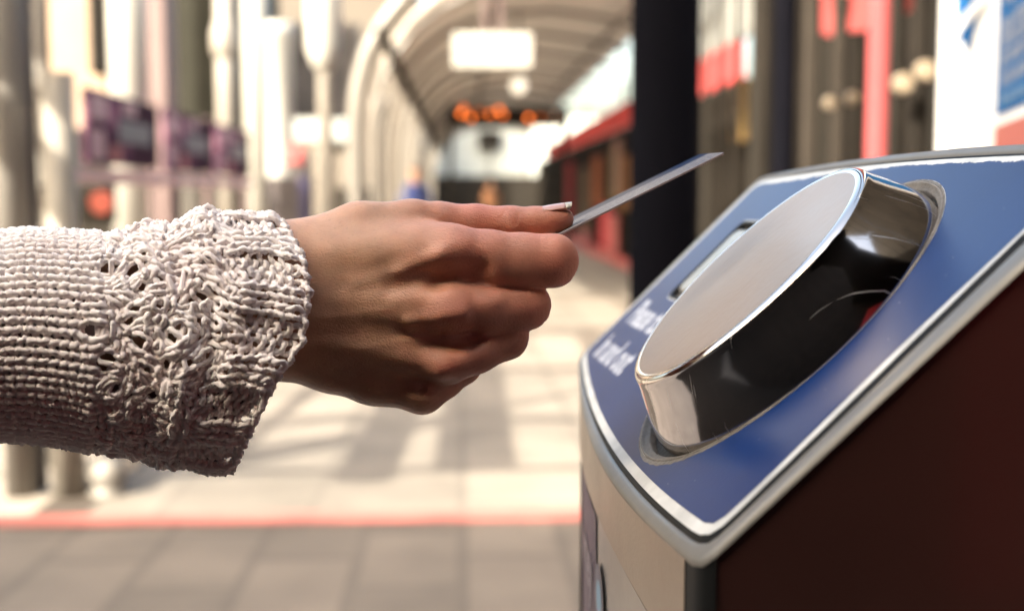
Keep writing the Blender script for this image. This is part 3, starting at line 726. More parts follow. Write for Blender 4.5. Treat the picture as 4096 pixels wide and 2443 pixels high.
# ================================================================== CARD
cA = c2w(PP(2903, 616, -9.0)); cB = c2w(PP(2253, 937, -9.0)); ex_ = cB - cA; ex_ /= np.linalg.norm(ex_)
cw = c2w(PP(2788, 631, -62.0)) - cA; cw -= ex_ * (cw @ ex_); cw /= np.linalg.norm(cw); cn = np.cross(ex_, cw)
if cn[2] < 0: cn = -cn
LX, LW, TH = .0856, .054, .0009
def card_poly(r=.0032, ins=0.0):
    P = []
    for cx_, cy_, a0_ in ((LX - r, LW - r, 0), (r, LW - r, 90), (r, r, 180), (LX - r, r, 270)):
        for k in range(7):
            a = math.radians(a0_ + 15 * k); P.append((cx_ + (r - ins) * math.cos(a), cy_ + (r - ins) * math.sin(a)))
    return np.array(P)
m, nt, b = new_mat('card_plastic')
tc = N(nt, 'ShaderNodeTexCoord'); sp = N(nt, 'ShaderNodeSeparateXYZ'); L(nt, tc.outputs['Object'], sp.inputs[0])
rmp = N(nt, 'ShaderNodeValToRGB'); rmp.color_ramp.elements[0].position = .22; rmp.color_ramp.elements[0].color = (.008, .016, .045, 1); rmp.color_ramp.elements[1].position = .48; rmp.color_ramp.elements[1].color = (.095, .09, .098, 1)
mpx = N(nt, 'ShaderNodeMapRange'); mpx.inputs['From Max'].default_value = .0856; L(nt, sp.outputs[0], mpx.inputs['Value'])
nz = N(nt, 'ShaderNodeTexNoise'); nz.inputs['Scale'].default_value = 220; L(nt, tc.outputs['Object'], nz.inputs['Vector'])
ad = N(nt, 'ShaderNodeMath', operation='MULTIPLY_ADD'); L(nt, nz.outputs['Fac'], ad.inputs[0]); ad.inputs[1].default_value = .12; L(nt, mpx.outputs[0], ad.inputs[2]); L(nt, ad.outputs[0], rmp.inputs[0])
wv_ = N(nt, 'ShaderNodeTexWave', bands_direction='Y'); wv_.inputs['Scale'].default_value = 170; wv_.inputs['Distortion'].default_value = .3; L(nt, tc.outputs['Object'], wv_.inputs['Vector'])
gtm = N(nt, 'ShaderNodeMath', operation='LESS_THAN'); gtm.inputs[1].default_value = .033; L(nt, sp.outputs[1], gtm.inputs[0])
st = N(nt, 'ShaderNodeMapRange'); st.inputs['From Min'].default_value = .6; st.inputs['From Max'].default_value = .8; L(nt, wv_.outputs['Fac'], st.inputs['Value'])
mm_ = N(nt, 'ShaderNodeMath', operation='MULTIPLY'); L(nt, st.outputs[0], mm_.inputs[0]); L(nt, gtm.outputs[0], mm_.inputs[1])
mk = N(nt, 'ShaderNodeMix', data_type='RGBA'); L(nt, mm_.outputs[0], mk.inputs[0]); L(nt, rmp.outputs[0], mk.inputs[6]); mk.inputs[7].default_value = (.34, .32, .31, 1)
L(nt, mk.outputs[2], b.inputs['Base Color']); b.inputs['Roughness'].default_value = .8; b.inputs['Specular IOR Level'].default_value = .03
M_card = m; M_cardedge = mat('card_edge', (.26, .22, .23), .7, spec=.1)
import mathutils
def card_piece(name, lvls, mt, parent=None, cap=True):
    V = np.concatenate([np.c_[P, np.full(len(P), h)] for P, h in lvls]); n = len(lvls[0][0]); F = [(r * n + i, r * n + (i + 1) % n, (r + 1) * n + (i + 1) % n, (r + 1) * n + i) for r in range(len(lvls) - 1) for i in range(n)]
    if cap: F += [tuple(range(n - 1, -1, -1)), tuple(range((len(lvls) - 1) * n, len(lvls) * n))]
    me = bpy.data.meshes.new(name); me.from_pydata([tuple(v) for v in V], [], F); me.materials.append(mt)
    return bpy.data.objects.new(name, me)
cp = card_poly(); cpi = card_poly(ins=.00012)
card = card_piece('travel_card', [(cpi, 0), (cp, .00012), (cp, TH - .00012), (cpi, TH)], M_cardedge); C.objects.link(card)
Mx = mathutils.Matrix(((ex_[0], cw[0], cn[0], cA[0]), (ex_[1], cw[1], cn[1], cA[1]), (ex_[2], cw[2], cn[2], cA[2]), (0, 0, 0, 1)))
card.matrix_world = Mx
tag(card, 'thin silver and dark blue travel card held between thumb and bent forefinger', 'travel card')
cf = card_piece('printed_face', [(card_poly(ins=.0002), TH + .00001), (card_poly(ins=.0003), TH + .00006)], M_card); C.objects.link(cf); cf.parent = card

# ================================================================== SURROUNDINGS
YAW = math.radians(-2.32)
DS = np.array([math.sin(YAW), math.cos(YAW), 0]); DT = np.array([math.cos(YAW), -math.sin(YAW), 0])
def B3(s, t, z): return s * DS + t * DT + np.array([0, 0, z])
F2 = 3037.0
def at(px, depth, t=None): return (px - 1244) / F2 * depth     # world x of an image column at a depth
def zat(py, s): return 1.15 + (471 - py) / F2 * s
def st_(name, V, F, m): return tag(mesh(name, V, F, m), kind='structure')

def paving_mat(name, col, tile, off=.5, joint=.02, jcol=.5, var=.1):
    m, nt, b = new_mat(name); tc = N(nt, 'ShaderNodeTexCoord')
    br = N(nt, 'ShaderNodeTexBrick'); br.offset = off; br.inputs['Scale'].default_value = 1; br.inputs['Brick Width'].default_value = tile[0]; br.inputs['Row Height'].default_value = tile[1]
    br.inputs['Mortar Size'].default_value = joint; br.inputs['Mortar Smooth'].default_value = .3
    c = np.array(col); br.inputs['Color1'].default_value = (*(c * (1 + var)), 1); br.inputs['Color2'].default_value = (*(c * (1 - var)), 1); br.inputs['Mortar'].default_value = (*(c * jcol), 1)
    mp = N(nt, 'ShaderNodeMapping'); mp.inputs['Rotation'].default_value = (0, 0, pi / 2 - YAW * -1); L(nt, tc.outputs['Object'], mp.inputs['Vector']); L(nt, mp.outputs[0], br.inputs['Vector'])
    n = N(nt, 'ShaderNodeTexNoise'); n.inputs['Scale'].default_value = 3; n.inputs['Detail'].default_value = 8; L(nt, tc.outputs['Object'], n.inputs['Vector'])
    mr = N(nt, 'ShaderNodeMapRange'); mr.inputs['From Min'].default_value = .3; mr.inputs['From Max'].default_value = .7; mr.inputs['To Min'].default_value = .8; mr.inputs['To Max'].default_value = 1.15; L(nt, n.outputs['Fac'], mr.inputs['Value'])
    mx = N(nt, 'ShaderNodeMix', data_type='RGBA', blend_type='MULTIPLY'); mx.inputs[0].default_value = 1; L(nt, br.outputs['Color'], mx.inputs[6]); L(nt, mr.outputs[0], mx.inputs[7])
    L(nt, mx.outputs[2], b.inputs['Base Color']); b.inputs['Roughness'].default_value = .8
    return m
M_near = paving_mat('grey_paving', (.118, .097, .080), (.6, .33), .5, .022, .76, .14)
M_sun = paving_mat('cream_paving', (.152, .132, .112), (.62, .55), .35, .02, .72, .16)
M_ground = mat('asphalt', (.09, .085, .08), .9, 0, .2, 2)
M_red = mat('red_paint', (.30, .055, .055), .5, 0, .1, 8)
def quadsheet(name, s0, s1, t0, t1, z, m):
    return st_(name, [B3(s0, t0, z), B3(s0, t1, z), B3(s1, t1, z), B3(s1, t0, z)], [(0, 1, 2, 3)], m)
st_('ground', [(-600, -600, -.16), (600, -600, -.16), (600, 600, -.16), (-600, 600, -.16)], [(0, 1, 2, 3)], M_ground)
quadsheet('pale_paving', 1.0, 3.15, -6, .35, .004, mat('pale_slab', (.36, .31, .27), .8, 0, .15, 3))  # unseen pale sheet added to bounce light onto sleeve and hand undersides
quadsheet('dark_verge', 1.0, 3.15, .35, 8, .004, mat('dark_verge', (.022, .018, .016), .9, 0, .2, 4, spec=.03))  # unseen dark sheet added on the reader side to blacken reflections
quadsheet('dark_apron', -9, 1.0, -4.5, 8, .004, mat('dark_mat', (.022, .018, .016), .9, 0, .2, 4, spec=.03))  # added out of view so the pad's side reflects black
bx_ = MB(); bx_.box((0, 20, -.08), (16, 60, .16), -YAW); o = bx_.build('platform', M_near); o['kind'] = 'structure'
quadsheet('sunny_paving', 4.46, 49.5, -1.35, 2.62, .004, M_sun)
quadsheet('side_paving', 4.46, 49.5, -7.5, -1.55, .004, mat('pale_concrete', (.22, .19, .16), .8, 0, .15, 3))
quadsheet('red_line', 4.30, 4.45, -7.5, 2.62, .008, mat('worn_red_line', (.30, .085, .07), .7, 0, .35, 2.5))

# whites, greys
M_cream = mat('cream_paint', (.155, .142, .128), .5, 0, .06, 3)
M_greyp = mat('grey_paint', (.09, .082, .075), .7, 0, .08, 3, spec=.1)
M_wht = mat('white_paint', (.26, .255, .24), .45, 0, .05, 3)
M_blk = mat('black_paint', (.0025, .0025, .004), .9, 0, .2, 3, spec=.02)
M_dkb = mat('dark_brown_boards', (.0095, .0078, .0065), .8, 0, .35, 2, spec=.06)
M_olive = mat('olive_cladding', (.024, .023, .018), .7, 0, .15, 1, spec=.06)
M_peach = mat('peach_render', (.20, .145, .105), .8, 0, .08, 2)
M_mauve = mat('mauve_render', (.10, .068, .068), .8, 0, .08, 2)
M_steel = mat('arch_steel', (.115, .106, .097), .4, 0, .1, 3)
M_roof = mat('roof_sheet', (.36, .325, .29), .5, 0, .1, 3)
_nt = M_roof.node_tree; _b = _nt.nodes['Principled BSDF']; _o = _nt.nodes['Material Output']; _tl = _nt.nodes.new('ShaderNodeBsdfTranslucent'); _tl.inputs[0].default_value = (.55, .51, .47, 1)
_ms = _nt.nodes.new('ShaderNodeMixShader'); _ms.inputs[0].default_value = .3; _nt.links.new(_b.outputs[0], _ms.inputs[1]); _nt.links.new(_tl.outputs[0], _ms.inputs[2]); _nt.links.new(_ms.outputs[0], _o.inputs[0])
M_dark = mat('dark_metal', (.018, .016, .014), .8, 0, .1, 3, spec=.06)

# --- canopy
prof_c = np.array([(-.83, 0), (-.83, .6), (-.83, 1.2), (-.83, 1.72), (-.80, 2.0), (-.73, 2.25), (-.60, 2.48), (-.42, 2.70), (-.20, 2.88), (.10, 3.03), (.5, 3.13), (1.0, 3.16), (1.6, 3.08), (2.12, 2.96)])
cano = empty('station_canopy', B3(10, -.83, 0), 'long curved steel canopy with ribbed roof arching over the sunny platform', 'canopy')
for k in range(15):
    s = 10 + 2 * k; mb = MB(); mb.tube([B3(s, t, z) for t, z in prof_c], .032 if k else .07, 10)
    mb.lathe(B3(s, -.83, 0), [(.10, 0), (.10, .02), (.06, .04), (.055, .12)], 12)
    mb.build('arch', M_steel, cano, smooth=True)
    if k % 3 == 2: mb = MB(); mb.box(B3(s, 2.6, 1.47), (.06, .06, 2.94), -YAW, .01); mb.build('post', M_dark, cano)
V = []; F = []; ss = np.arange(12.1, 38.4, .09); pr = prof_c[5:]; 
for i, s in enumerate(ss):
    off = .085 + .06 * (abs(((s / .72) % 1) - .5) * 2 > .72)
    for t, z in pr: V.append(B3(s, t - .02, z + off))
n_ = len(pr)
F = [(i * n_ + k, i * n_ + k + 1, (i + 1) * n_ + k + 1, (i + 1) * n_ + k) for i in range(len(ss) - 1) for k in range(n_ - 1)]
V2_ = [np.array(v) + np.array([0, 0, .04]) for v in V]; nn_ = len(V)
F += [tuple(q + nn_ for q in f[::-1]) for f in F]
b = MB(); b.add(V + V2_, F); b.build('roof', M_roof, cano)
for (t, z, r, m) in ((-.62, 2.40, .05, M_dark), (1.7, 2.98, .035, M_steel), (.35, 3.03, .03, M_greyp)):
    mb = MB(); mb.tube([B3(9.9, t, z), B3(24, t, z), B3(38.2, t, z)], r, 8); mb.build('purlin', m, cano, smooth=True)

# --- hanging sign, lamp, gantry with orange lamps
s = 11.9; hs = empty('hanging_sign', B3(s, .3, 2.3), 'blank white hanging box sign under the canopy roof', 'sign')
x0, x1 = (1103 - 1121) / F2 * s, (1292 - 1121) / F2 * s
mb = MB(); mb.box(B3(s, (x0 + x1) / 2, zat(132, s)), (x1 - x0, .16, (174 - 92) / F2 * s), -YAW, .015); mb.build('sign_box', M_wht, hs)
for q in (.4, .6):
    mb = MB(); mb.tube([B3(s, x0 + (x1 - x0) * q, zat(92, s)), B3(s, x0 + (x1 - x0) * q, 3.1)], .02, 8); mb.build('hanger', M_mauve, hs)
s = 14.0; gl = empty('globe_lamp', B3(s, .64, 2.3), 'small round white globe lamp hanging below the canopy', 'lamp')
pr_ = [(.001, -.09)] + [(.09 * math.sin(a), -.09 * math.cos(a)) for a in np.linspace(.2, pi - .2, 10)] + [(.001, .09)]
mb = MB(); mb.lathe(B3(s, (1260 - 1121) / F2 * s, zat(212, s)), pr_, 16); mb.build('globe', mat('lit_globe', (.8, .78, .72), .4, emit=(1, .93, .82), es=.16), gl, smooth=True)
mb = MB(); mb.tube([B3(s, (1260 - 1121) / F2 * s, zat(212, s) + .09), B3(s, (1260 - 1121) / F2 * s, 3.2)], .012, 8); mb.build('hanger', M_greyp, gl)
s = 25.0; ga = empty('signal_gantry', B3(s, 0.7, 2.7), 'dark overhead gantry bar carrying a row of lit orange lamps', 'gantry')
mb = MB(); mb.box(B3(s, (1235 - 1121) / F2 * s, zat(287, s)), (290 / F2 * s, .3, 46 / F2 * s), -YAW, .02); mb.build('gantry_bar', M_dark, ga)
for q in (1095, 1370):
    mb = MB(); mb.tube([B3(s, (q - 1121) / F2 * s, 0), B3(s, (q - 1121) / F2 * s, zat(290, s))], .05, 8); mb.build('leg', M_dark, ga)
for i, (px, py, e) in enumerate([(1122, 280, 22), (1146, 291, 16), (1128, 268, 10), (1165, 276, 4), (1190, 282, 14), (1212, 272, 18), (1222, 284, 12), (1283, 291, 20), (1310, 290, 3), (1345, 285, 2)]):
    mo = mat('amber_glow', (.8, .25, .06), .5, emit=(1.0, .20, .05) if i < 9 else (.8, .7, .6), es=e * .045)
    mb = MB(); c0 = B3(s - .17, (px - 1121) / F2 * s, zat(py, s)); mb.tube([c0, c0 + DS * -.05], .04, 10); mb.build('lamp', mo, ga)

# --- far end: pale glazed building, people, shelters
far = empty('glazed_building', B3(44, 0, 0), 'pale glass fronted building closing the far end of the platform', 'building')
mb = MB(); mb.box(B3(44, 2.0, 1.9), (16, .4, 3.8), -YAW); mb.build('glass_front', mat('pale_glass', (.42, .45, .44), .2, 0, .1, 1), far)
for k in range(7):
    mb = MB(); mb.box(B3(43.74, -2.9 + 1.3 * k, 2.0), (.05, .1, 3.8), -YAW); mb.build('mullion', M_greyp, far)
mb = MB(); mb.box(B3(43.5, 1.0, .88), (12, .5, 1.76), -YAW); mb.build('low_wall', M_dark, far)
mb = MB(); mb.box(B3(43.6, 1.0, 3.0), (.8, .3, .6), -YAW); mb.build('dark_sign', M_dark, far)
def person_far(px, top, s, coat, legs, label, hair=(.02, .015, .012)):
    t = (px - 1121) / F2 * s; c = B3(s, t, 0); H = zat(top, s); k = H / 1.72
    p = empty('person', c, label, 'person', 'people far down the platform')
    def tb(pts, r, nm, m, par=p):
        mb = MB(); mb.tube([c + np.array([x * k, y * k, z * k]) for x, y, z in pts], np.array(r) * k, 12); return mb.build(nm, m, par, smooth=True)
    # body: one continuous swept form from feet to crown
    mb = MB(); 
    body = tb([(-.0, 0, .80), (0, 0, .95), (0, 0, 1.1), (0, 0, 1.3), (0, .0, 1.42), (0, 0, 1.47), (0, -.01, 1.52), (0, -.01, 1.60), (0, -.01, 1.68), (0, -.01, 1.72)], [.15, .17, .15, .19, .15, .06, .065, .095, .085, .02], 'body', mat('skin_far', (.35, .19, .13), .6))
    tb([(0, 0, .78), (0, 0, .95), (0, 0, 1.12), (0, 0, 1.32), (0, 0, 1.43), (0, 0, 1.46)], [.18, .19, .17, .21, .17, .08], 'coat', coat)
    for sg in (-1, 1):
        tb([(sg * .09, 0, .84), (sg * .10, .02, .48), (sg * .10, -.02, .08), (sg * .10, -.08, .03)], [.09, .065, .05, .04], 'trouser_leg', legs)
        tb([(sg * .20, 0, 1.38), (sg * .25, 0, 1.1), (sg * .22, -.08, .86)], [.055, .045, .035], 'coat_sleeve', coat)
    tb([(0, .02, 1.56), (0, .025, 1.64), (0, .01, 1.71), (0, 0, 1.74)], [.085, .10, .085, .02], 'hair', mat('dark_hair', hair, .6))
person_far(1010, 410, 20, mat('blue_coat', (.008, .02, .10), .8), M_dark, 'person in a deep blue coat standing far off beside the canopy legs')
person_far(1193, 440, 38, mat('orange_top', (.22, .10, .05), .8), M_dark, 'person in an orange top far off in the middle of the platform')

# --- right side: board wall, banner, bars
rw = empty('board_wall', B3(20, 2.62, 0), 'long dark brown boarded wall along the right of the platform', 'wall')
mb = MB()
for k in range(168):
    s = -1.9 + .27 * k; hh = 7.5 if s < 9.5 else (2.9 if s < 11 else 2.2); mb.box(B3(s, 2.66 + .02 * (k % 2), hh / 2), (.12, .262, hh), -YAW)  # near boards extended and raised out of view to darken pad reflections
mb.build('boards', M_dkb, rw)
mb = MB(); mb.box(B3(23, 2.57, .07), (.1, 40, .14), -YAW); mb.build('plinth', M_red, rw)
ban = empty('banner', B3(18, 2.12, 2.0), 'long banner, white above and red below, fixed high along the dark fence', 'banner')
mb = MB(); mb.box(B3(10.2, 2.12, 2.60), (.05, 1.9, .58), -YAW, .01); mb.build('white_band', mat('banner_white', (.26, .265, .26), .8, spec=.05), ban)
mb = MB(); mb.box(B3(20, 2.12, 2.16), (.05, 21.0, .30), -YAW, .01); mb.build('red_band', mat('banner_red', (.60, .085, .09), .8, spec=.05), ban)
for k in range(14):
    s = 3.6 + .56 * k
    if 1: 
        mb = MB(); mb.box(B3(s, 2.02, 1.55), (.05, .05, 3.1), -YAW, .008)
        tag(mb.build('fence_post', M_dkb if k % 3 else M_dark, None, loc=tuple(B3(s, 2.02, 0))), None, 'fence post', 'dark fence posts along the right of the platform')
        C.objects[-1]['label'] = 'dark square fence post in front of the boarded wall'
mk_y = mat('yellow_board', (.26, .17, .06), .6)
def slab(name, s, t, z0, z1, w, m, label, cat, thick=.04, group=None):
    mb = MB(); mb.box(B3(s, t, (z0 + z1) / 2), (thick, w, z1 - z0), -YAW, .006); return tag(mb.build(name, m, None, loc=tuple(B3(s, t, z0))), label, cat, group)
def tpx(px, t): return t * F2 / (px - 1121)
slab('yellow_panel', tpx(1797, 2.5), 2.5, zat(345, tpx(1797, 2.5)), zat(195, tpx(1797, 2.5)), .5, mk_y, 'narrow yellow panel on the boarded wall under the banner', 'panel')
for i, (px, y0, y1, w, m, lb) in enumerate([(1420, 560, 640, 1.6, 'p', 'red and pink poster low on the wall behind the card'), (1492, 640, 520, 1.0, 'r', 'upright red poster on the wall just left of the black pole'), (1500, 480, 340, .9, 'o', 'orange brown poster high on the wall left of the black pole')]):
    s = tpx(px, 2.5); mm = {'p': mat('pink_poster', (.22, .045, .055), .5), 'r': M_red, 'o': mat('orange_poster', (.14, .055, .03), .5)}[m]
    slab('poster', s, 2.5, zat(max(y0, y1), s), zat(min(y0, y1), s), w, mm, lb, 'poster')
for i, (s, z0, z1, w, c_, lb) in enumerate([(19.6, .9, 1.75, .9, (.20, .10, .05), 'tan panel on the dark wall just left of the black pole'), (20.9, 1.0, 1.9, .8, (.16, .12, .06), 'olive brown panel on the dark wall left of the tan one'), (22.2, .2, .95, 1.4, (.34, .05, .06), 'low red panel at the foot of the dark wall'),
        (23.6, .9, 1.85, 1.2, (.22, .08, .045), 'rust brown panel below the red band of the wall'), (26, .4, 1.7, 1.4, (.11, .08, .06), 'dull brown panel far along the dark wall'), (30, .3, 1.9, 2.2, (.20, .035, .04), 'dark red panel farthest along the dark wall')]):
    slab('timber_panel', s, 2.56, z0, z1, w, mat('wall_panel_paint', c_, .8, spec=.05), lb, 'panel')
for i, (px, y1, w, lb) in enumerate([(2008, 88, .17, 'red rounded hanging tag, left of two above the fence'), (2068, 78, .22, 'red rounded hanging tag, right of two above the fence'), (2185, 30, .2, 'red rounded hanging tag right of the red pole')]):
    dpt = 5.6; x = at(px, dpt); z0 = 1.15 + math.tan(math.atan((742 - y1) / F2) - PITCH) * dpt
    mb = MB(); P_ = [(w / 2 * math.cos(a), .12 * math.sin(a)) for a in np.linspace(pi, 2 * pi, 12)] + [(w / 2, .9), (-w / 2, .9)]; n_ = len(P_)
    V = [(x + p, dpt, z0 + .12 + q) for p, q in P_] + [(x + p, dpt + .03, z0 + .12 + q) for p, q in P_]
    F = [tuple(range(n_)), tuple(range(2 * n_ - 1, n_ - 1, -1))] + [(i_, n_ + i_, n_ + (i_ + 1) % n_, (i_ + 1) % n_) for i_ in range(n_)]
    mb.add(V, F); tag(mb.build('hanging_tag', M_red, None, loc=(x, dpt, z0)), lb, 'tag', 'red hanging tags')
M_knob = mat('pale_disc', (.22, .175, .13), .3)
for px, py, r, lb in [(2187, 203, .04, 'pale round reflector disc right of the red pole'), (2240, 172, .04, 'pale round reflector disc beside the white notice'), (2012, 250, .024, 'small pale round fitting, left of a pair on the dark fence'), (2066, 238, .024, 'small pale round fitting, right of a pair on the dark fence')]:
    dpt = 4.95; z0 = 1.15 + math.tan(math.atan((742 - py) / F2) - PITCH) * dpt; x = at(px, dpt)  # the two larger discs are pale stand-ins for blurred lamps
    mb = MB(); mb.tube([(x, dpt + .04, z0), (x, dpt + .01, z0), (x, dpt, z0)], [r, r, r * .8], 20); tag(mb.build('reflector_disc', M_knob, None, loc=(x, dpt, z0)), lb, 'reflector', 'pale round fittings on the right')
def pole(name, x, y, r, h, m, label, cat, capr=0, group=None, base=True):
    mb = MB(); pr_ = []
    if base: pr_ += [(r * 1.7, 0), (r * 1.7, .03), (r * 1.1, .06)]
    pr_ += [(r, .08), (r, h - r * .3), (r * .7, h)]
    mb.lathe((x, y, 0), pr_, 20); return tag(mb.build(name, m, None, True, loc=(x, y, 0)), label, cat, group)
pole('thick_pole', at(1612, 2.5), 2.5, .068, 5.0, M_blk, 'thick black pole behind the card and beside the reader', 'pole')
pole('thin_pole', at(1897, 4.6), 4.6, .042, 4.2, M_blk, 'slim black pole behind the top corner of the reader', 'pole')
pole('red_pole', at(2123, 4.4), 4.4, .036, 4.2, mat('bright_red_paint', (.25, .052, .056), .9, 0, .05, spec=.05), 'bright red vertical pole behind the reader', 'pole')
for i, (px, d_, r, m) in enumerate([(1850, 5.4, .03, M_dkb), (1962, 5.0, .035, M_greyp), (2030, 5.3, .03, M_greyp), (2165, 5.4, .03, M_dark), (2222, 5.1, .035, M_dkb)]):
    pole('fence_upright', at(px, d_), d_, r, 3.6, mat('brown_grey_upright', (.022, .018, .015), .8, spec=.06) if i in (1, 2) else m, ['slim brown upright just left of the slim black pole', 'grey brown upright right of the slim black pole', 'grey brown upright between the two red tags', 'dark upright just right of the red pole', 'dark brown upright beside the white notice'][i], 'upright', group='uprights on the right')

# --- notice board on the right
M_nw = mat('notice_white', (.80, .79, .77), .8, 0, .03, 2); M_nb = mat('notice_blue', (.006, .10, .28), .8, 0, .04, 2, spec=.05); M_nr = mat('notice_red', (.40, .13, .11), .8, 0, .03, 2, spec=.05); M_nt = mat('notice_letter', (.3, .32, .36), .5)
sd0 = 3.35; sx0 = at(2268, sd0); sdir = -np.array([math.sin(math.radians(13.7)), math.cos(math.radians(13.7)), 0]); snr = np.array([-math.cos(math.radians(13.7)), math.sin(math.radians(13.7)), 0])
def SG(k, z, o=0.0): return np.array([sx0, sd0, 0]) + sdir * k + snr * o + np.array([0, 0, z])
def kz(px, py):   # where an image point lands on the board's plane
    r = (px - 1244) / F2; k = (sx0 - r * sd0) / (-sdir[0] * 1.0 + r * sdir[1]) if False else (r * sd0 - sx0) / (sdir[0] - r * sdir[1])
    dpt = sd0 + sdir[1] * k; return k, 1.15 + math.tan(math.atan((742 - py) / F2) - PITCH) * dpt
nb_ = empty('notice_board', SG(0, 0), 'large white station notice with blue shield and blue panel of lettering', 'notice')
def sslab(name, k0, k1, z0, z1, o0, o1, m, par=nb_):
    V = [SG(k, z, o) for o in (o0, o1) for z in (z0, z1) for k in (k0, k1)]
    mb = MB(); mb.add(V, [(0, 1, 3, 2), (4, 6, 7, 5), (0, 4, 5, 1), (2, 3, 7, 6), (0, 2, 6, 4), (1, 5, 7, 3)]); return mb.build(name, m, par)
kE, _ = kz(2640, 300)
sslab('board', 0, kE, .55, 3.2, -.04, 0, M_nw)
kb, zb = kz(2413, 281); kb2, zb2 = kz(2488, 262)
blue = sslab('blue_panel', kb, kE - .05, zb, 3.1, 0.0, .004, M_nb)
kr, zr = kz(2411, 308); sslab('red_panel', kr, kE - .05, .8, zr, 0, .004, M_nr)
_, zb3 = kz(2411, 284)
for i_ in (0,):
    pass
def stext(s, k0, z0, size, m, o=.006, par=nb_, sx=1.0):
    V, F = text_tris(s, size, size * .02); mb = MB(); mb.add([SG(k0 + v[0] * sx, z0 + v[1], o) for v in V], F); return mb.build('lettering', m, par)
M_nt.node_tree.nodes['Principled BSDF'].inputs['Specular IOR Level'].default_value = .05
M_pbl = mat('pale_blue_letter', (.16, .25, .36), .8, spec=.05)
for s_, py, sz in [('Walk-in Centre', 24, .085), ('Station information and help point', 88, .044), ('Open every day of the week', 124, .044), ('Ask a member of staff here', 166, .042), ('Touch in and touch out today', 214, .042), ('Please keep this area clear', 258, .034)]:
    k_, z_ = kz(2424, py); stext(s_, k_, z_, sz, M_nt if sz > .04 else M_pbl)
# shield
kc, zc = kz(2345, 40); kw0, _ = kz(2309, 60); kw1, _ = kz(2378, 60); _, zl = kz(2340, 128)
P_ = []; hw = (kw1 - kw0) / 2; km = (kw0 + kw1) / 2
for q in np.linspace(0, 1, 14): P_.append((km - hw * (1 - q ** 2.2), zc + .10 - (zc + .10 - zl) * q))
for q in np.linspace(1, 0, 14)[1:]: P_.append((km + hw * (1 - q ** 2.2), zc + .10 - (zc + .10 - zl) * q))
P_ += [(km + hw, zc + .3), (km - hw, zc + .3)]
mb = MB(); V = [SG(a, b_, .003) for a, b_ in P_] + [SG(a, b_, .006) for a, b_ in P_]; n_ = len(P_)
mb.add(V, [tuple(range(n_, 2 * n_))] + [(i_, (i_ + 1) % n_, n_ + (i_ + 1) % n_, n_ + i_) for i_ in range(n_)]); mb.build('shield', M_nb, nb_)
_, zq0 = kz(2345, 54); _, zq1 = kz(2345, 24); sslab('shield_band', km - hw * 1.1, km + hw * 1.15, zq0, zq1, .006, .009, M_nw)
for kk in (0.05, kE - .05):
    mb = MB(); mb.tube([SG(kk, 0, -.08), SG(kk, 3.2, -.08)], .035, 12); mb.build('support_post', M_greyp, nb_)

# --- left side
def column(name, px, d_, w, z0, z1, m, label, cat, cap=None, group=None, flare=False, round_=True):
    x = at(px, d_); mb = MB(); r = w / 2
    pr_ = [(r, z0)] if not flare else [(r * 2.6, 0), (r * 2.5, .03), (r * 1.5, .09), (r, .2)]
    pr_ += [(r, z1)] if not cap else [(r, z1 - .05), (r * cap, z1 - .02), (r * cap, z1 + .10), (r * .8 * cap, z1 + .14)]
    mb.lathe((x, d_, 0), pr_, 24); return tag(mb.build(name, m, None, True, loc=(x, d_, z0)), label, cat, group)
def zpx(py, d_): return 1.15 + math.tan(math.atan((742 - py) / F2) - PITCH) * d_
column('gate_post', 30, 4.7, .115, 0, 3.4, M_cream, 'tall cream post at the far left, leftmost of the gate posts', 'post')
column('gate_post', 66, 4.75, .03, 0, 3.4, M_cream, 'slim cream post second from the left edge', 'post')
column('gate_post', 87, 4.8, .035, 0, 3.4, mat('slate_paint', (.05, .045, .055), .5), 'slim slate grey post between two cream posts', 'post')
column('gate_post', 118, 5.2, .06, 0, 3.4, M_cream, 'cream post right of the slim slate post', 'post')
column('bollard_post', 152, 4.7, .12, 0, zpx(178, 4.7), mat('warm_grey_paint', (.20, .18, .155), .5), 'thick cream post with flat top standing left of the posters', 'post')
mb = MB(); mb.lathe((at(248, 4.72), 4.72, 0), [(.075, 0), (.075, .015), (.05, .03), (.062, .05), (.068, .085), (.05, .13), (.02, .145)], 20)
tag(mb.build('ground_knob', M_cream, None, True, loc=(at(248, 4.72), 4.72, 0)), 'small pale knob on the ground below the sleeve at the end of the kerb rail', 'knob')
# kerb rail between the two pavings
mb = MB(); mb.tube([B3(4.75, -1.42, .10), B3(12, -1.42, .10), B3(30, -1.42, .10)], .035, 10)
for k in range(12): mb.tube([B3(5 + 2 * k, -1.42, 0), B3(5 + 2 * k, -1.42, .1)], .02, 8)
one('kerb_rail', mb, M_cream, 'low cream rail running away along the left edge of the platform', 'rail', smooth=True, base=B3(4.75, -1.42, 0))
quadsheet('gutter', 4.46, 49.5, -1.55, -1.35, .003, mat('brown_gutter', (.05, .038, .03), .8))
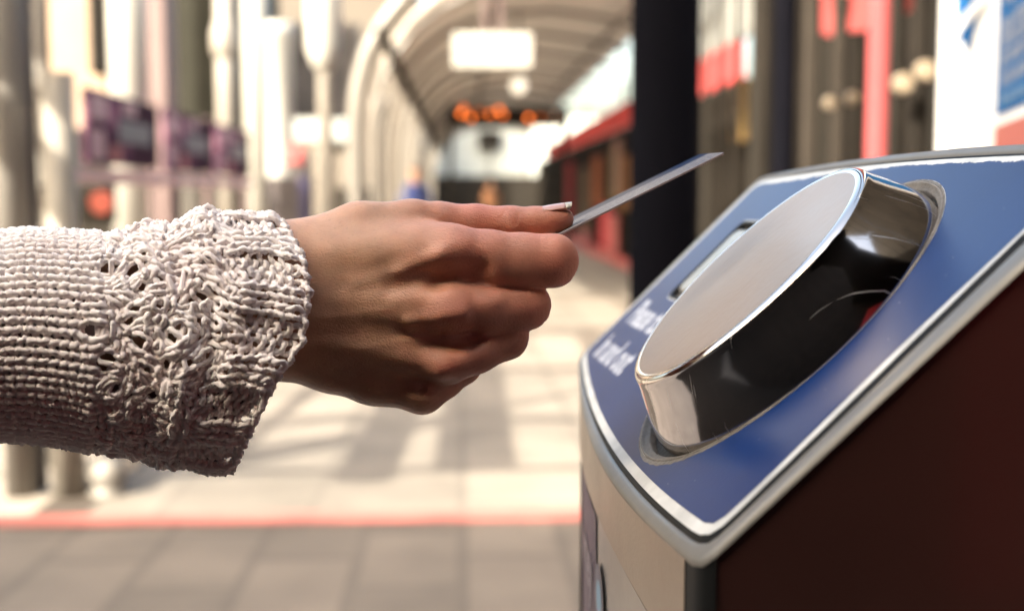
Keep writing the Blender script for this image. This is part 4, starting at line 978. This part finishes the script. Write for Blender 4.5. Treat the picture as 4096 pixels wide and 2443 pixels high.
# poster fence
M_pf = mat('pink_rail', (.40, .26, .275), .5)
pf = empty('poster_fence', B3(8.2, -2.5, 0), 'railing with pink lower rail carrying three purple posters', 'fence')
mb = MB(); mb.box(B3(11.6, -2.5, 1.27), (.05, 6.9, .1), -YAW, .01); mb.build('rail', M_pf, pf)
for k in range(4):
    mb = MB(); mb.box(B3(8.2 + 2.2 * k, -2.52, .95), (.06, .07, 1.9), -YAW, .01); mb.build('fence_upright', M_mauve, pf)
def poster_mat():
    m, nt, b = new_mat('purple_print'); tc = N(nt, 'ShaderNodeTexCoord')
    sp = N(nt, 'ShaderNodeSeparateXYZ'); L(nt, tc.outputs['Object'], sp.inputs[0])
    v = N(nt, 'ShaderNodeTexVoronoi'); v.inputs['Scale'].default_value = 3.2; L(nt, tc.outputs['Object'], v.inputs['Vector'])
    r = N(nt, 'ShaderNodeValToRGB'); e = r.color_ramp.elements; e[0].position = .12; e[0].color = (.33, .16, .23, 1); e[1].position = .5; e[1].color = (.045, .012, .036, 1)
    L(nt, v.outputs['Distance'], r.inputs[0])
    mr = N(nt, 'ShaderNodeMapRange'); mr.inputs['From Min'].default_value = -.1; mr.inputs['From Max'].default_value = .3; L(nt, sp.outputs[1], mr.inputs['Value'])
    mx = N(nt, 'ShaderNodeMix', data_type='RGBA'); L(nt, mr.outputs[0], mx.inputs[0]); L(nt, r.outputs[0], mx.inputs[6]); mx.inputs[7].default_value = (.03, .009, .02, 1)
    L(nt, mx.outputs[2], b.inputs['Base Color']); b.inputs['Roughness'].default_value = .8; b.inputs['Specular IOR Level'].default_value = .05; return m
M_post = poster_mat(); M_pgrey = mat('blue_grey_print', (.05, .052, .075), .5); M_pred = mat('red_print', (.2, .025, .035), .5); M_ppink = mat('pink_print', (.27, .15, .19), .5)
for k in range(3):
    s0_ = 8.35 + 2.2 * k; s1_ = s0_ + 1.95; sm = (s0_ + s1_) / 2
    mb = MB(); mb.box(B3(sm, -2.46, 1.60), (.03, s1_ - s0_, .50), -YAW, .004); po = tag(mb.build('poster', M_post, None, loc=tuple(B3(sm, -2.46, 1.6))), ['purple poster nearest on the railing, leftmost of three', 'purple poster in the middle of three on the railing', 'purple poster farthest on the railing, rightmost of three'][k], 'poster', 'purple posters on the railing')
    wloc[po.name] = B3(sm, -2.46, 1.6)
    for (ds, dz, w, h, m, nm) in [(.25, .0, .95, .16, M_pgrey, 'print_block'), (-.30, -.17, .26, .12, M_pred, 'print_spot'), (-.75, -.12, .35, .2, M_ppink, 'print_block'), (.1, .17, .35, .10, M_ppink, 'print_block'), (-.7, .13, .4, .16, M_ppink, 'print_block')]:
        mb = MB(); mb.box(B3(sm + ds, -2.443, 1.6 + dz), (.006, w, h), -YAW); mb.build(nm, m, po)
# columns and buildings behind the posters
column('round_column', 325, 11.4, .34, 0, 6, M_wht, 'broad bright white column rising behind the nearest poster', 'column')
x = at(400, 13.5); mb = MB(); mb.box((x, 13.5, 3), (.24, .4, 6), 0, .02); one('square_pier', mb, M_mauve, 'mauve grey square pier right of the broad white column', 'pier', base=(x, 13.5, 0))
ob = empty('olive_building', (at(520, 24), 24.6, 0), 'dark olive clad building behind the railing posters', 'building')
mb = MB(); mb.box((at(520, 24), 25.0, 4), (at(640, 24) - at(385, 24), 1.5, 8), 0); mb.build('wall', M_olive, ob)
for k in range(2):
    mb = MB(); mb.box((at(470 + 70 * k, 24), 24.2, 1.0), (.45, .1, 1.7), 0); mb.build('door', M_greyp, ob)
pb = empty('peach_building', (at(190, 20), 20, 0), 'peach rendered building at the upper left', 'building')
mb = MB(); mb.box((at(150, 20), 20.6, 4.5), (3.2, 1.2, 9), 0); mb.build('wall', M_peach, pb)
mb = MB(); mb.box((at(262, 20), 19.8, zpx(60, 20)), (.16, .4, 1.6), 0, .03); mb.build('downpipe', M_dark, pb)
mb = MB(); mb.box((at(190, 20), 19.9, zpx(560, 20) + .5), (2.6, .2, 2.2), 0); mb.build('shopfront', M_dark, pb)
lo = column('collared_pole', 557, 16.5, .24, 0, 5, M_cream, 'cream pole with a swollen collar behind the posters', 'pole')
mb = MB(); mb.lathe((at(557, 16.5), 16.5, zpx(100, 16.5)), [(.12, -.24), (.165, -.15), (.18, .07), (.15, .18), (.12, .27)], 20); wloc[lo.name] = np.array(lo.location); mb.build('collar', M_cream, lo, True)
column('round_column', 630, 17.5, .34, 0, 7, M_wht, 'tall white column right of the posters', 'column')
column('capped_column', 685, 15.5, .33, 0, zpx(85, 15.5), M_wht, 'shorter white column with rounded cap right of the tall white one', 'column', cap=1.15, flare=True)
bl = column('bulb_pole', 795, 11.0, .13, 0, 5, M_cream, 'cream pole with a fat white upper part left of the first arch', 'pole')
wloc[bl.name] = np.array(bl.location); mb = MB(); mb.lathe((at(793, 11), 11, zpx(150, 11)), [(.07, -.08), (.11, -.02), (.155, .12), (.155, 1.5), (.1, 1.6)], 20); mb.build('upper_sleeve', M_wht, bl, True)
column('round_column', 925, 17.0, .2, 0, zpx(265, 17), M_cream, 'cream column seen between the first canopy legs', 'column', cap=1.2)
# things seen low between the columns
def slab2(name, px0, px1, y0, y1, d_, m, label, cat, th=.2, group=None):
    x0, x1 = at(px0, d_), at(px1, d_); z1, z0 = zpx(y0, d_), zpx(y1, d_); mb = MB(); mb.box(((x0 + x1) / 2, d_, (z0 + z1) / 2), (x1 - x0, th, z1 - z0), 0, .02); return tag(mb.build(name, m, None, loc=((x0 + x1) / 2, d_, z0)), label, cat, group)
slab2('litter_bin', 205, 278, 420, 545, 9.6, M_dark, 'dark litter bin below the nearest poster', 'bin')
mb = MB(); xx = at(250, 9.4); mb.tube([(xx, 9.45, zpx(492, 9.4)), (xx, 9.38, zpx(492, 9.4))], .085, 20); tag(mb.build('round_sign', mat('orange_red_sign', (.26, .045, .03), .5), None, loc=(xx, 9.4, 1)), 'round orange red sign on the dark bin below the posters', 'sign')
slab2('kiosk', 655, 760, 430, 560, 15, mat('taupe_panel', (.06, .048, .048), .6), 'low taupe kiosk between the white column and the bulb pole', 'kiosk')
slab2('navy_board', 732, 752, 375, 560, 14.6, mat('navy_board', (.03, .025, .07), .5), 'narrow navy board beside the taupe kiosk', 'board')
slab2('red_board', 700, 742, 355, 400, 14.4, M_red, 'small red board above the taupe kiosk', 'board')
slab2('hanging_sheet', 705, 845, 290, 345, 22, mat('pale_blue_sheet', (.22, .235, .235), .5), 'pale blue grey glass screen seen left of the first arch', 'screen')
slab2('brown_roof', 690, 880, 60, 285, 26, mat('brown_lattice', (.06, .05, .045), .7, 0, .5, 4), 'brown shadowy roof structure seen left of the first arch', 'roof', .4)
slab2('dark_hut', 820, 905, 455, 600, 24, M_dark, 'dark hut behind the first canopy leg', 'hut')
# backdrop terrace
tb_ = empty('pale_terrace', (-6, 40, 0), 'pale rendered terrace far behind the left columns', 'building')
mb = MB(); mb.box((-14, 41, 4), (22, 2, 8), 0); mb.build('wall', mat('pale_render', (.065, .055, .046), .8, 0, .1, 1), tb_)
for k in range(9):
    mb = MB(); mb.box((-23 + 2.2 * k, 39.95, 3.2), (.9, .1, 1.3), 0); mb.build('window', M_dark, tb_)

# --- unseen block added behind the viewer to throw shade over the foreground
SUN_AZ = math.radians(42); SUN_EL = math.radians(36)
yb_ = -2.6; Hb = (4.3 - yb_) * math.tan(SUN_EL) / math.cos(SUN_AZ)
sb = empty('station_building', (0, yb_ - 3, 0), 'dark brick station building behind the viewpoint', 'building')
M_brick = mat('dark_brick', (.022, .017, .015), .9, 0, .3, 3, spec=.05)
mb = MB(); mb.box((-18, yb_ - 3, Hb / 2), (76, 6, Hb), 0); mb.build('wall', M_brick, sb)
for k in range(8):
    for z in (4.6,):
        mb = MB(); mb.box((-24.5 + 3 * k, yb_ + .01, z), (1.1, .08, 1.6), 0); w_ = mb.build('window', M_dark, sb)
        mb = MB(); mb.box((-24.5 + 3 * k, yb_ + .06, z), (.95, .04, 1.45), 0); mb.build('pane', M_blk, w_)
mb = MB(); mb.box((6.4, yb_ + 1.1, 3.45), (12, 2.2, .16), 0); mb.build('eave', M_dark, sb)  # added overhang, keeps bright sky out of the pad's reflections
mb = MB(); mb.box((3.1, yb_ + .04, 1.5), (4.0, .1, 2.9), 0, .01); mb.build('red_shutter', mat('red_shutter', (.5, .03, .03), .5), sb)  # added unseen red board, gives the side panel a red reflection
# added unseen overhead bars on the left, placed to throw the stripes over the sunny paving
HB = 2.55; shx = HB * math.sin(SUN_AZ) / math.tan(SUN_EL); shy = HB * math.cos(SUN_AZ) / math.tan(SUN_EL)
pg = empty('overhead_frame', (-6, 4, 0), 'open frame of overhead bars beside the platform, left of the gate posts', 'frame')
def gb(x0, y0, x1, y1, w_, nm='bar'):
    a_ = np.array([x0 - shx, y0 - shy, HB]); b_ = np.array([x1 - shx, y1 - shy, HB]); d_ = b_ - a_; ln_ = np.hypot(d_[0], d_[1]); yaw = math.atan2(d_[1], d_[0])
    mb = MB(); mb.box((a_ + b_) / 2, (ln_, w_, .05), yaw); mb.build(nm, M_dark, pg)
gb(-.60, 4.95, -.62, 10.5, .21); gb(-.15, 5.15, -.30, 10.5, .31); gb(-6, 4.78, .35, 5.18, .05); gb(-6, 6.35, .9, 6.30, .10); gb(-6, 8.3, .9, 8.1, .22); gb(-6, 10.3, .9, 10.5, .5); gb(.62, 6.3, .62, 10.5, .16)
gb(-1.25, 5.2, -1.05, 10.5, .07)
for y_ in (2.9, 8.2):
    mb = MB(); mb.tube([(-5.9 - shx + .3, y_, 0), (-5.9 - shx + .3, y_, HB)], .05, 10); mb.build('support_post', M_dark, pg)

# ================================================================== LIGHT
w = bpy.data.worlds.new('World'); bpy.context.scene.world = w; w.use_nodes = True
nt = w.node_tree; bg = nt.nodes['Background']; sky = nt.nodes.new('ShaderNodeTexSky'); sky.sky_type = 'NISHITA'; sky.sun_disc = False
sky.sun_elevation = SUN_EL; sky.sun_rotation = math.pi + SUN_AZ; sky.air_density = 1.0; sky.dust_density = 7.0; sky.ozone_density = 1.0
nt.links.new(sky.outputs[0], bg.inputs[0]); bg.inputs[1].default_value = .15
sd = bpy.data.lights.new('sun', 'SUN'); sd.energy = 2.7; sd.angle = math.radians(.5); sd.color = (1, .965, .925)
so = bpy.data.objects.new('sun', sd); C.objects.link(so)
tr = mathutils.Vector((math.sin(SUN_AZ) * math.cos(SUN_EL), math.cos(SUN_AZ) * math.cos(SUN_EL), -math.sin(SUN_EL)))
so.rotation_euler = tr.to_track_quat('-Z', 'Y').to_euler(); so.location = (0, -20, 20)
sc = bpy.context.scene; sc.view_settings.view_transform = 'Standard'; sc.view_settings.look = 'None'; sc.view_settings.gamma = 1; sc.view_settings.exposure = 2.85
sc.view_settings.use_white_balance = True; sc.view_settings.white_balance_temperature = 7500; sc.view_settings.white_balance_tint = 5
sc.render.engine = 'CYCLES'; sc.cycles.use_denoising = True; sc.cycles.max_bounces = 8
